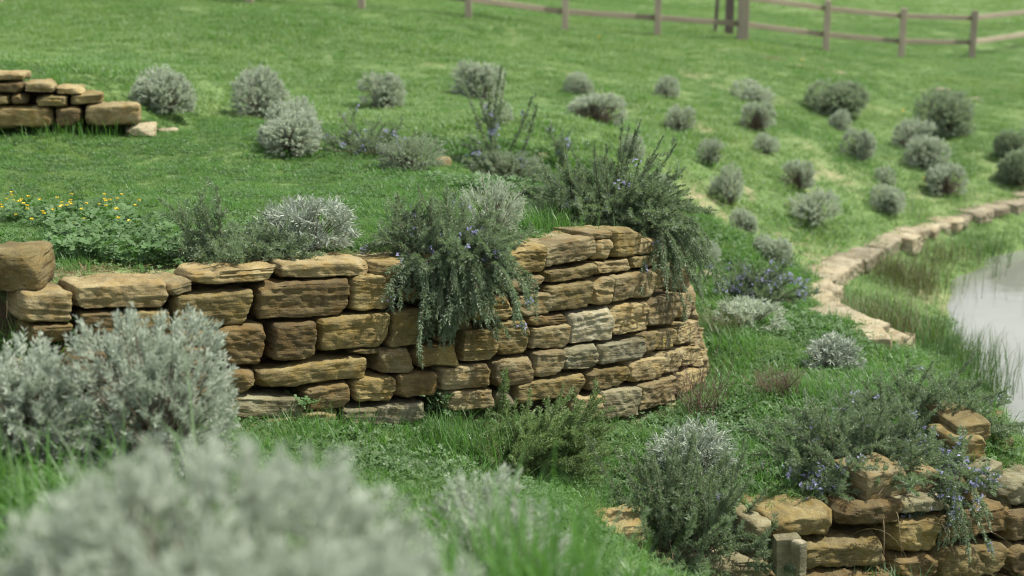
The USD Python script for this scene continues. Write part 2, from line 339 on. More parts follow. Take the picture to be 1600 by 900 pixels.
# ------------------------------------------------------------------ ground, water
gx = np.concatenate([-np.geomspace(5, 260, 34)[::-1], np.arange(-4.9, 5, .085), np.geomspace(5, 260, 40)])
gy = np.concatenate([[-60, -20, -6, -2, 0], np.arange(.5, 6.2, .2), np.arange(6.2, 14.4, .075), np.arange(14.4, 36, .28), np.geomspace(36, 400, 36)])
GX, GY = np.meshgrid(gx, gy)
GZ = ground_z(GX, GY)


def dry_at(x, y):
    """How bare and dry the turf is: patchy on the planted slope, along the wall's top and on the terrace."""
    n = fbm(np.stack([x * 1.7, y * 1.1, 0 * x], -1), 4, 11)
    slope = smoothstep((y - 12.5) / 2) * (1 - smoothstep((y - 25) / 5)) * smoothstep((x + 2.5) / 2)
    lawn = smoothstep((y - 8) / 1) * (1 - smoothstep((y - 14) / 2))
    return np.clip((n - .5) * 1.5 * (.25 + .55 * slope + .35 * lawn) + .02 * slope, 0, .4)


sd, _ = wall_signed(GX, GY)
dry = dry_at(GX, GY) + .36 * np.clip(1 - np.abs(sd - .55) / .3, 0, 1) * (GY < 10.5) + .55 * np.clip(1 - np.abs(sd) / .35, 0, 1) * (GY < 11)
ny_, nx_ = GX.shape
idx = np.arange(ny_ * nx_).reshape(ny_, nx_)
gf = np.stack([idx[:-1, :-1], idx[:-1, 1:], idx[1:, 1:], idx[1:, :-1]], -1).reshape(-1, 4)
gm = usdkit.mesh(stage, path_for('/World', 'ground'), (np.stack([GX, GY, GZ], -1).reshape(-1, 3), gf), M['ground'], smooth=True)
UsdGeom.PrimvarsAPI(gm).CreatePrimvar('dry', Sdf.ValueTypeNames.FloatArray, 'vertex').Set(Vt.FloatArray.FromNumpy(dry.ravel().astype(np.float32)))
tag(gm.GetPrim(), 'grassy hillside and terraces stepping down to a pond', 'ground', kind='structure')
wv = np.array([(2.0, 5.5, 0), (60, 5.5, 0), (60, 40, 0), (2.0, 40, 0)], float)
tag(part(None, 'water', (wv, np.array([[0, 1, 2, 3]])), M['water']), 'still pale murky pond water at the right edge', 'pond', kind='structure')


# ------------------------------------------------------------------ stones
def stone(w, d, h, rng, corners=None, res=.017, rough=1.0, round_=.03, bed=1.0, cuts=4):
    """One quarried block, its face at y = 0 looking to -y, beds level: rounded, chipped by planes, weathered bed by bed."""
    n = [max(5, int(round(s / r)) + 1) for s, r in ((w, res), (d, res * 2.2), (h, res * .55))]
    n = [min(a, b) for a, b in zip(n, (36, 11, 40))]
    vs, fs, o = [], [], 0
    for ax in range(3):
        for sg in (-1, 1):
            a, b = [(1, 2), (2, 0), (0, 1)][ax]
            A, B = np.meshgrid(np.linspace(-1, 1, n[a]), np.linspace(-1, 1, n[b]), indexing='ij')
            p = np.empty(A.shape + (3,)); p[..., ax] = sg; p[..., a] = A; p[..., b] = B
            i = np.arange(A.size).reshape(A.shape) + o
            q = np.stack([i[:-1, :-1], i[1:, :-1], i[1:, 1:], i[:-1, 1:]], -1).reshape(-1, 4)
            fs.append(q if sg > 0 else q[:, ::-1]); vs.append(p.reshape(-1, 3)); o += A.size
    v, f = np.vstack(vs), np.vstack(fs)
    key, inv = np.unique(np.round(v, 5), axis=0, return_inverse=True)
    v, f = key, inv.ravel()[f]
    half = np.array([w, d, h]) / 2
    p = v * half
    sh = rng.uniform(0, 90, 3)
    rr = np.minimum(round_ * (.5 + 1.1 * fbm(p * 9 + sh, 2))[:, None], half * .48)
    q = np.clip(p, -(half - rr), half - rr)
    nrm = unit(p - q)
    p = q + rr * nrm
    for _ in range(cuts):
        c = unit(rng.choice([-1, 1], 3) * rng.uniform(.25, 1, 3) * [1, .8, 1])
        m = (p @ c).max()
        lim = m - rng.uniform(.006, .034) * rough
        over = (p @ c) - lim
        p = p - np.where(over > 0, over * .97, 0)[:, None] * c
    zc = p[:, 2] + p[:, 0] * rng.uniform(-.10, .10) + .022 * (fbm(p * [5, 5, 8] + sh, 2) - .5)
    th = rng.uniform(.011, .022)
    layer = np.floor(zc / th)
    frac = zc / th - layer
    amp = np.sin(layer * 12.9898 + sh[0]) * 43758.5453 % 1.0
    amp = amp - .35 * (np.sin(layer * 78.233 + sh[1]) * 9631.71 % 1.0 > .90)
    prof = amp - .6 * np.exp(-((np.minimum(frac, 1 - frac)) / .12) ** 2)
    side = np.sqrt(np.clip(1 - nrm[:, 2] ** 2, 0, 1))
    dsp = bed * .0075 * (prof - .4) * side * (.35 + 1.3 * noise(p * [6, 6, 14] + sh + 7))
    dsp += rough * (.034 * (fbm(p * 7 + sh, 3) - .5) + .020 * (fbm(p * 26 + sh, 2) - .5))
    p = p + nrm * dsp[:, None]
    if corners is not None:                      # bend the block so that its face follows its four corners
        tl, tr, bl, br = corners
        s, t = (p[:, 0] / w + .5), (p[:, 2] / h + .5)
        xz = (tl * ((1 - s) * t)[:, None] + tr * (s * t)[:, None] + bl * ((1 - s) * (1 - t))[:, None] + br * (s * (1 - t))[:, None])
        p = np.stack([xz[:, 0], p[:, 1], xz[:, 1]], 1)
    p[:, 1] += d / 2
    return p, f


def frame_of(origin, xa, ya, za):
    m = np.eye(4); m[0, :3], m[1, :3], m[2, :3], m[3, :3] = xa, ya, za, origin
    return m


# (x0, x1, top left, bottom left, top right, bottom right) of each stone's face in the photograph, stone kind
STONES = [
    (297, 437, 425, 447, 413, 440, 'buff'), (437, 580, 411, 437, 406, 433, 'buff'), (256, 301, 446, 466, 434, 456, 'buff'), (272, 395, 461, 516, 452, 509, 'ochre'),
    (404, 547, 444, 503, 435, 494, 'brown'), (549, 620, 431, 489, 428, 483, 'ochre'), (331, 416, 512, 575, 508, 572, 'brown'), (427, 495, 506, 566, 502, 564, 'brown'),
    (498, 609, 499, 551, 488, 542, 'ochre'), (610, 663, 486, 546, 483, 542, 'ochre'), (403, 574, 580, 611, 556, 592, 'ochre'), (591, 648, 549, 587, 545, 586, 'buff'),
    (345, 400, 580, 617, 578, 614, 'brown'), (555, 621, 592, 630, 589, 629, 'ochre'), (621, 687, 586, 624, 581, 618, 'brown'), (355, 476, 618, 655, 622, 652, 'grey'),
    (477, 549, 607, 646, 597, 639, 'brown'), (410, 535, 655, 688, 637, 676, 'buff'), (534, 670, 640, 668, 628, 664, 'grey'), (550, 596, 546, 557, 543, 554, 'ochre'),
    (581, 640, 410, 446, 408, 444, 'ochre'), (636, 668, 410, 444, 408, 444, 'ochre'), (623, 666, 448, 472, 445, 470, 'ochre'), (667, 741, 472, 520, 470, 518, 'ochre'), (679, 712, 520, 536, 519, 535, 'brown'),
    (653, 718, 541, 576, 536, 574, 'ochre'), (721, 780, 516, 568, 514, 565, 'ochre'), (773, 829, 503, 558, 500, 554, 'ochre'), (688, 766, 577, 612, 567, 608, 'buff'),
    (770, 834, 567, 607, 557, 601, 'buff'), (694, 776, 612, 645, 608, 641, 'buff'), (776, 810, 616, 640, 614, 636, 'grey'), (738, 805, 464, 504, 460, 501, 'ochre'),
    (788, 850, 436, 458, 430, 456, 'buff'), (788, 855, 392, 434, 383, 426, 'ochre'), (668, 740, 425, 470, 420, 466, 'ochre'), (735, 790, 405, 460, 398, 458, 'ochre'), (668, 735, 395, 424, 392, 420, 'ochre'),
    (805, 866, 462, 497, 454, 491, 'buff'), (851, 935, 384, 420, 365, 405, 'buff'), (931, 967, 374, 406, 372, 405, 'buff'), (920, 960, 362, 375, 360, 373, 'buff'),
    (959, 998, 359, 402, 357, 400, 'ochre'), (851, 934, 424, 446, 412, 434, 'ochre'), (930, 991, 410, 431, 402, 422, 'buff'), (988, 1034, 400, 420, 396, 417, 'ochre'),
    (854, 927, 448, 490, 437, 480, 'ochre'), (922, 957, 435, 479, 432, 476, 'buff'), (955, 1022, 431, 474, 421, 464, 'buff'), (1019, 1042, 420, 460, 417, 457, 'buff'), (1041, 1057, 417, 453, 416, 450, 'buff'),
    (830, 893, 511, 548, 507, 545, 'buff'), (824, 890, 494, 511, 490, 507, 'brown'), (890, 959, 491, 540, 481, 532, 'pale'), (954, 1017, 477, 529, 471, 519, 'buff'), (1010, 1059, 466, 510, 459, 508, 'buff'),
    (1059, 1071, 458, 499, 457, 496, 'buff'), (834, 884, 550, 591, 547, 588, 'buff'), (880, 936, 545, 581, 537, 576, 'grey'), (936, 1008, 539, 571, 526, 559, 'grey'), (1001, 1058, 521, 553, 512, 545, 'lichen'),
    (1056, 1083, 503, 540, 500, 535, 'buff'), (806, 912, 599, 633, 584, 619, 'ochre'), (918, 989, 578, 612, 570, 604, 'ochre'), (984, 1038, 564, 602, 556, 591, 'buff'), (1029, 1067, 550, 586, 546, 581, 'buff'),
    (1062, 1090, 543, 574, 538, 570, 'buff'), (937, 1001, 610, 656, 604, 652, 'grey'), (1001, 1060, 601, 645, 585, 631, 'buff'), (1061, 1090, 582, 620, 575, 612, 'lichen'), (893, 943, 620, 656, 617, 655, 'buff'),
    (1082, 1094, 512, 541, 511, 539, 'buff'), (1091, 1101, 545, 573, 543, 571, 'buff'), (1070, 1080, 473, 501, 472, 499, 'buff'), (1088, 1102, 576, 602, 574, 600, 'buff'), (995, 1034, 374, 399, 370, 395, 'buff'),
    # left end, partly behind the silver shrub
    (116, 262, 446, 486, 438, 480, 'buff'), (36, 114, 458, 506, 455, 503, 'buff'), (48, 120, 508, 540, 506, 538, 'brown'), (122, 200, 488, 545, 486, 543, 'brown'), (202, 270, 486, 540, 484, 538, 'ochre'),
    (262, 330, 518, 578, 516, 576, 'brown'), (180, 258, 545, 600, 542, 598, 'brown'), (100, 178, 548, 602, 546, 600, 'brown'), (260, 345, 582, 622, 580, 620, 'brown'), (150, 258, 604, 640, 602, 638, 'brown'), (240, 352, 624, 660, 620, 656, 'brown'), (20, 98, 562, 610, 560, 606, 'brown'),
]
SU, ST = np.meshgrid(UU[::2], np.linspace(-.25, 1.35, 170), indexing='ij')
SC, SN = CC[::2][:, None, :], NN[::2][:, None, :]
SPOS = np.concatenate([SC[..., :2] - SN * (LEAN * ST[..., None]), SC[..., 2:] + ST[..., None]], -1)
spx, spy, _ = project(SPOS)
facing = (SN * SPOS[..., :2]).sum(-1) < -.02
spx = np.where(facing, spx, 1e6)


def on_wall(px, py):
    k = np.argmin((spx - px) ** 2 + (spy - py) ** 2)
    i, j = np.unravel_index(k, spx.shape)
    # refine along the surface's plane
    nrm = np.append(NN[::2][i], LEAN); d = ray(px, py)
    t = ((SPOS[i, j] - [0, 0, CAM_Z]) @ nrm) / (d @ nrm)
    return np.array([0, 0, CAM_Z]) + d * t, NN[::2][i]


def build_face_stone(parent, rec, surface, rng, depth=.34, res=.015, gap=.008, **kw):
    x0, x1, t0, b0, t1, b1, kind = rec
    tl, tr, bl, br = (surface(x0, t0), surface(x1, t1), surface(x0, b0), surface(x1, b1))
    n2 = surface((x0 + x1) / 2, (t0 + b0 + t1 + b1) / 4)
    c, nn = n2
    P = [q[0] for q in (tl, tr, bl, br)]
    c = sum(P) / 4
    xa = unit((P[1] - P[0]) + (P[3] - P[2]))
    za = (P[0] - P[2]) + (P[1] - P[3]); za = unit(za - xa * (za @ xa))
    za = unit(.1 * za + np.array([0, 0, .9])); za = unit(za - xa * (za @ xa))     # blocks sit level, each course stepped back
    ya = np.cross(za, xa)
    co = [np.array([(q - c) @ xa, (q - c) @ za]) for q in P]
    w = max(.05, (np.linalg.norm(co[1] - co[0]) + np.linalg.norm(co[3] - co[2])) / 2); h = max(.04, (np.linalg.norm(co[0] - co[2]) + np.linalg.norm(co[1] - co[3])) / 2)
    co = [q * [(w - gap * 1.9) / w, (h - gap * .6) / h] for q in co]
    vf = stone(w, depth, h, rng, co, res, **kw)
    o = c - ya * rng.uniform(0.0, .022)
    return part(parent, 'stone', vf, M[kind], smooth=30, frame=frame_of(o, xa, ya, za))


rng = np.random.default_rng(7)
wall = thing('retaining_wall', 'big curved retaining wall of ochre sandstone blocks across the middle', 'stone wall')
for rec in STONES:
    build_face_stone(wall, rec, on_wall, rng, round_=.018, rough=.95, cuts=8)
# the same wall round its nose, out of this view but a step away: a few courses down the far side
for u, t in [(u, t) for u in np.arange(arc[9] + .10, arc[-2], .34) for t in (0, .17, .34, .51, .68)]:
    i = np.abs(UU - u).argmin()
    o = np.append(CC[i, :2] - NN[i] * LEAN * t, CC[i, 2] + t + .08)
    if o[2] < ground_z(o[0], o[1]) + .9:
        part(wall, 'stone', stone(.33, .3, .165, rng, None, .03), M['buff'], smooth=30, frame=frame_of(o, [*TT[i], 0], [*-NN[i], 0], [0, 0, 1]))


def plane_at(Yfun, lean=.12):
    """An upright surface whose distance ahead follows the picture column."""
    def f(px, py):
        p0 = at(px, py, Yfun(px, py))
        return p0, None
    return f


def pile(parent, recs, Yf, depth, **kw):
    for rec in recs:
        build_face_stone(parent, rec[:7], plane_at(Yf), rng, depth=rec[7] if len(rec) > 7 else depth, **kw)


low_wall = thing('dry_stone_wall', 'small stepped stone wall on the lawn at the far left', 'stone wall')
pile(low_wall, [
    (-60, 38, 113, 128, 112, 127, 'buff'), (36, 86, 127, 146, 127, 146, 'buff'), (-60, 36, 129, 146, 128, 146, 'brown'), (86, 131, 135, 149, 136, 149, 'buff'), (-50, 15, 149, 165, 148, 165, 'ochre'), (15, 42, 148, 165, 147, 164, 'brown'),
    (53, 105, 149, 169, 149, 168, 'ochre'), (108, 162, 147, 168, 144, 163, 'ochre'), (-40, 82, 167, 203, 167, 200, 'ochre'), (85, 128, 168, 200, 168, 198, 'brown'), (132, 221, 165, 199, 159, 196, 'buff'), (195, 245, 198, 214, 194, 217, 'slab')],
    lambda px, py: np.interp(px, [-80, 60, 140, 262], [12.6, 12.7, 12.8, 12.95]) + (200 - py) * .0012, .42, round_=.05, rough=1.2, res=.03)

base_wall = thing('retaining_wall', 'rough lower wall of large mossy blocks in the bottom right corner', 'stone wall')
Ylow = lambda px, py: np.interp(px, [880, 1000, 1100, 1200, 1320, 1420, 1500, 1600, 1700], [6.75, 6.85, 6.95, 7.05, 7.25, 7.4, 7.6, 7.9, 8.2]) + (800 - py) * .0011
pile(base_wall, [
    (1173, 1212, 816, 862, 812, 855, 'grey', .4), (1208, 1317, 812, 848, 793, 840, 'ochre', .5), (1311, 1413, 792, 830, 780, 822, 'brown', .5), (1405, 1496, 781, 806, 770, 798, 'grey', .5), (1504, 1532, 752, 788, 750, 784, 'brown', .4),
    (1466, 1594, 803, 852, 780, 830, 'brown', .5), (1402, 1472, 812, 872, 806, 866, 'ochre', .45), (1250, 1398, 851, 896, 838, 890, 'ochre', .45), (1466, 1570, 856, 910, 850, 905, 'ochre', .45), (1083, 1212, 876, 912, 868, 906, 'grey', .5),
    (985, 1088, 882, 915, 880, 912, 'grey', .4), (1400, 1466, 874, 915, 870, 912, 'brown', .4), (1215, 1400, 898, 945, 893, 940, 'brown', .45), (1572, 1660, 800, 850, 795, 845, 'brown', .5), (1575, 1670, 852, 910, 848, 905, 'brown', .45), (1330, 1466, 915, 960, 910, 955, 'brown', .4), (1466, 1600, 912, 960, 906, 955, 'brown', .4), (1566, 1660, 750, 796, 742, 790, 'grey', .45)],
    Ylow, .45, round_=.045, rough=1.6, res=.02, cuts=7, bed=.8)
# blocks of the upper course, each set at its own angle


def block(parent, px, py, Y, w, d, h, yaw, kind, tilt=0.0, name='stone', label=None, lift=0.0, **kw):
    o = at(px, py, Y)                      # the middle of the face's foot
    ca, sa = math.cos(yaw), math.sin(yaw)
    xa, ya = np.array([ca, sa, 0]), np.array([-sa, ca, 0])
    za = unit(np.array([0, 0, 1]) + xa * tilt); xa = unit(np.cross(ya, za))
    o = o + np.array([0, 0, h / 2 + lift])
    p = stone(w, d, h, rng, None, kw.pop('res', .018), **kw)
    return part(parent, name, p, M[kind], smooth=30, frame=frame_of(o, xa, ya, za), label=label)


block(base_wall, 1386, 779, 7.45, .29, .32, .155, .42, 'buff', -.03, round_=.012, rough=.8, cuts=3)
block(base_wall, 1448, 772, 7.6, .22, .3, .14, .4, 'buff', 0, round_=.02)
block(base_wall, 1514, 752, 8.1, .22, .34, .27, .25, 'ochre', 0, round_=.02, bed=.7)
block(base_wall, 1522, 694, 8.2, .22, .46, .13, .16, 'ochre', -.12, round_=.02, bed=.7)
block(base_wall, 1550, 778, 7.95, .26, .16, .19, .75, 'grey', -.12, round_=.02)
block(base_wall, 1572, 760, 8.5, .3, .5, .3, 1.0, 'brown', 0, round_=.04)
block(base_wall, 1560, 705, 9.0, .3, .4, .25, 1.1, 'brown', 0, round_=.04)
block(base_wall, 1232, 902, 6.78, .135, .09, .21, .1, 'grey', -.05, round_=.008, rough=.3, bed=.25)
block(base_wall, 1254, 902, 6.74, .05, .1, .19, .55, 'pale', -.05, round_=.006, rough=.25, bed=.25)

tag(block(None, 966, 874, 6.8, .34, .34, .17, .1, 'buff', 0, name='boulder', round_=.05, rough=1.6), 'pale tan boulder below the spiky rosemary at the bottom centre', 'boulder')
tag(block(None, 20, 462, 6.78, .27, .36, .215, .05, 'ochre', .03, name='boulder', round_=.045, rough=1.2, bed=1.3), 'big rounded banded boulder cut off by the left edge, beside the yellow flowers', 'boulder')

# the edging round the pond: each slab lies on the bank
edging = thing('stone_edging', 'curving row of flat pale slabs along the pond bank', 'stone edging')
EP = np.array([pick(x, y + 3) for x, y in [(1405, 536), (1340, 515), (1292, 497), (1262, 474), (1268, 446), (1284, 424), (1318, 402), (1356, 383), (1400, 367), (1440, 356), (1480, 342), (1520, 328), (1560, 317), (1600, 308), (1680, 293), (1780, 283)]])
ea = np.concatenate([[0], np.cumsum(np.linalg.norm(np.diff(EP[:, :2], axis=0), axis=1))])
u = 0.0
while u < ea[-1] - .5:
    L = rng.uniform(.30, .74)
    p0, p1 = (np.array([np.interp(x, ea, EP[:, k]) for k in range(3)]) for x in (u, u + L))
    c = (p0 + p1) / 2
    t_ = unit((p1 - p0) * [1, 1, 0]); yaw = math.atan2(t_[1], t_[0]) + rng.uniform(-.22, .22)
    d, h = rng.uniform(.34, .62), rng.uniform(.15, .22)
    xa, ya = np.array([math.cos(yaw), math.sin(yaw), 0]), np.array([-math.sin(yaw), math.cos(yaw), 0])
    o = c - ya * d / 2 + [0, 0, .055 - h / 2 + rng.uniform(-.03, .008)]
    part(edging, 'slab', stone(L - .035, d, h, rng, None, .025, round_=.022, rough=1.15, cuts=9), M['slab'], smooth=30, frame=frame_of(o, xa, ya, [0, 0, 1]))
    u += L
for x, y, w, d in [(1206, 466, .3, .3), (1083, 428, .3, .3), (1268, 498, .52, .5), (1338, 524, .50, .45), (1290, 428, .4, .4)]:
    c = pick(x, y)
    part(edging, 'slab', stone(w, d, .14, rng, None, .025, round_=.03, rough=1.0), M['slab'], smooth=30, frame=frame_of(c - [0, d / 2, .03], [1, 0, 0], [0, 1, 0], [0, 0, 1]))


def flat_stone(px, py, w, d, h, label, kind='slab', yaw=0.0, name='flat_stone', cat='stone'):
    c = pick(px, py)
    ca, sa = math.cos(yaw), math.sin(yaw)
    tag(part(None, name, stone(w, d, h, rng, None, .03, round_=.03, rough=1.2), M[kind], smooth=30,
             frame=frame_of(c - np.array([-sa, ca, 0]) * d / 2 + [0, 0, h * .2], [ca, sa, 0], [-sa, ca, 0], [0, 0, 1])), label, cat)


flat_stone(262, 207, .20, .16, .06, 'little flat pale stone in the grass just past the small wall')
flat_stone(690, 256, .16, .16, .09, 'small pinkish tan stone between the two low mounds behind the lawn', 'buff')
flat_stone(848, 246, .15, .15, .08, 'small tan stone peeping out left of the tall central rosemary', 'buff')
flat_stone(1243, 104, .3, .3, .05, 'pale flat stone on the slope below the corner post of the fence')
flat_stone(1310, 115, .26, .25, .05, 'pale flat stone above the wide hillside shrub')
flat_stone(1472, 141, .28, .25, .06, 'pale stone just above the darkest hillside shrub')
flat_stone(1522, 156, .28, .2, .05, 'pale stone right of the darkest hillside shrub')


# ------------------------------------------------------------------ plants: building blocks
def merge(*parts):
    vs, fs, o = [], [], 0
    for v, f in parts:
        f = np.asarray(f)
        if f.shape[1] == 4:
            f = np.vstack([f[:, [0, 1, 2]], f[:, [0, 2, 3]]])
        vs.append(v); fs.append(f + o); o += len(v)
    return np.vstack(vs), np.vstack(fs)


def leaves(P, D, L, W, rng, bend=.15, long=False):
    n = len(P)
    D = unit(D)
    S = unit(np.cross(D, rng.normal(size=(n, 3))))
    N = np.cross(S, D)
    L, W = np.broadcast_to(L, n)[:, None], np.broadcast_to(W, n)[:, None]
    if not long:
        v = np.stack([P, P + D * L * .45 + S * W / 2 + N * W * .2, P + D * L * .45 - S * W / 2 + N * W * .2, P + D * L - N * L * bend], 1)
        f = np.array([[0, 1, 3], [0, 3, 2]])
    else:
        m1, m2 = P + D * L * .3 + N * L * bend * .4, P + D * L * .72 + N * L * bend * .3
        v = np.stack([P - S * W * .15, P + S * W * .15, m1 + S * W / 2, m1 - S * W / 2, m2 + S * W * .42, m2 - S * W * .42, P + D * L - N * L * bend], 1)
        f = np.array([[0, 1, 2], [0, 2, 3], [3, 2, 4], [3, 4, 5], [5, 4, 6]])
    k = v.shape[1]
    return v.reshape(-1, 3), (f[None] + (np.arange(n) * k)[:, None, None]).reshape(-1, 3)


def tubes(S, r0, r1, sides=3):
    """Stems (n, k, 3) as thin tapering tubes."""
    n, k, _ = S.shape
    t = unit(np.gradient(S, axis=1))
    a = unit(np.cross(t, np.array([.3, .5, .81])))
    b = np.cross(t, a)
    r = (np.broadcast_to(r0, n)[:, None] * (1 - np.linspace(0, 1, k)) + np.broadcast_to(r1, n)[:, None] * np.linspace(0, 1, k))
    ang = np.arange(sides) * 2 * np.pi / sides
    v = S[:, :, None] + r[:, :, None, None] * (np.cos(ang)[:, None] * a[:, :, None] + np.sin(ang)[:, None] * b[:, :, None])
    i, j = np.meshgrid(np.arange(k - 1), np.arange(sides), indexing='ij')
    q = np.stack([i * sides + j, i * sides + (j + 1) % sides, (i + 1) * sides + (j + 1) % sides, (i + 1) * sides + j], -1).reshape(-1, 4)
    return v.reshape(-1, 3), (q[None] + (np.arange(n) * k * sides)[:, None, None]).reshape(-1, 4)


def grow(base, d, L, rng, droop=.0, k=8, wob=.04):
    """Stems from base points along d, bent down (or up) by droop."""
    n = len(base)
    s = np.linspace(0, 1, k)[None, :, None]
    L = np.broadcast_to(L, n)[:, None, None]
    droop = np.broadcast_to(droop, n)[:, None, None]
    w = rng.normal(size=(n, 1, 3)) * np.sin(s * 3.0 + rng.uniform(0, 6, (n, 1, 1))) * wob
    w = w - w[:, :1]
    return base[:, None] + L * (unit(d)[:, None] * s - np.array([0, 0, 1.0]) * droop * s ** 2 + w)


def sample(S, which, t):
    k = S.shape[1]
    x = np.clip(t, 0, .9999) * (k - 1)
    i = x.astype(int); w = (x - i)[:, None]
    a, b = S[which, i], S[which, i + 1]
    return a * (1 - w) + b * w, unit(b - a)


def needles(S, spacing, ln, wd, rng, ang=.95, t0=.15, t1=1.0, long=False, bend=.1, tip=.55):
    n = len(S)
    length = np.linalg.norm(np.diff(S, axis=1), axis=2).sum(1)
    cnt = np.maximum(3, (length * (t1 - t0) / spacing).astype(int))
    which = np.repeat(np.arange(n), cnt)
    t = t0 + (t1 - t0) * rng.random(len(which))
    P, T = sample(S, which, t)
    R = rng.normal(size=P.shape); R = unit(R - T * (R * T).sum(1, keepdims=True))
    a = ang * (1 - .5 * np.clip((t - .8) / .2, 0, 1)) * rng.uniform(.75, 1.2, len(t))
    D = T * np.cos(a)[:, None] + R * np.sin(a)[:, None]
    L = ln * rng.uniform(.65, 1.2, len(t)) * (1 - (1 - tip) * np.clip((t - .75) / .25, 0, 1))
    return leaves(P, D, L, wd * rng.uniform(.8, 1.2, len(t)), rng, bend, long)


def side_shoots(S, per, rng, lo=.05, hi=.15, up=.35, t0=.25, droop=.0):
    which = np.repeat(np.arange(len(S)), per)
    P, T = sample(S, which, rng.uniform(t0, .95, len(which)))
    R = rng.normal(size=P.shape); R = unit(R - T * (R * T).sum(1, keepdims=True))
    return grow(P, T * .75 + R * .6 + np.array([0, 0, up]), rng.uniform(lo, hi, len(which)), rng, droop, 5, .05)


def petals(P, rng, size=.014):
    n = len(P)
    which = np.repeat(np.arange(n), 4)
    D = rng.normal(size=(n * 4, 3)) + [0, -.3, .2]
    return leaves(P[which], D, size * rng.uniform(.7, 1.3, n * 4), size * .75, rng, .2)


def cone_dirs(n, rng, lo, hi, az=(0, 2 * math.pi)):
    th = np.sqrt(rng.uniform(lo ** 2, hi ** 2, n)); ph = rng.uniform(az[0], az[1], n)
    return np.stack([np.sin(th) * np.cos(ph), np.sin(th) * np.sin(ph), np.cos(th)], 1)


def rosemary(label, loc, groups, seed, needle='rosemary', flowers=0, nl=.031, nw=.0060, spacing=.0017, name='rosemary_bush', fl_low=-9, cat='rosemary'):
    """groups: dicts of stems: n, L, th (polar range), az, droop, side, spread, base."""
    r = np.random.default_rng(seed)
    t = thing(name, label, cat, loc)
    main, shoots = [], []
    for g in groups:
        n = g['n']
        base = np.stack([r.normal(0, g.get('spread', .05), n), r.normal(0, g.get('spread', .05), n), np.zeros(n)], 1) + np.array(g.get('base', (0, 0, 0)))
        S = grow(base, cone_dirs(n, r, *g.get('th', (0, 1)), g.get('az', (0, 2 * math.pi))), r.uniform(*g['L'], n), r, r.uniform(*g.get('droop', (0, .1)), n), 9, g.get('wob', .035))
        main.append(S)
        if g.get('side'):
            shoots.append(side_shoots(S, g['side'], r, *g.get('sl', (.05, .14)), up=g.get('sup', .3), droop=g.get('sdroop', .1)))
    S = np.concatenate(main)
    parts = [needles(S, spacing, nl, nw, r, t0=.22)]
    allS = [S]
    if shoots:
        H = np.concatenate(shoots)
        parts.append(needles(H, spacing * 1.15, nl * .9, nw, r, t0=.05))
    part(t, 'foliage', merge(*parts), M[needle])
    part(t, 'woody_stem', tubes(S, .0045, .0015), M['wood_stem'], smooth=True)
    if flowers:
        src = np.concatenate([S[:, ::2], H]) if shoots else S
        P, _ = sample(src, r.integers(0, len(src), flowers), r.uniform(.35, 1.0, flowers))
        c = P[r.integers(0, len(P), flowers * 5)] + r.normal(0, .016, (flowers * 5, 3))
        part(t, 'blossom', petals(c, r), M['blossom'], kind='stuff')
    return t


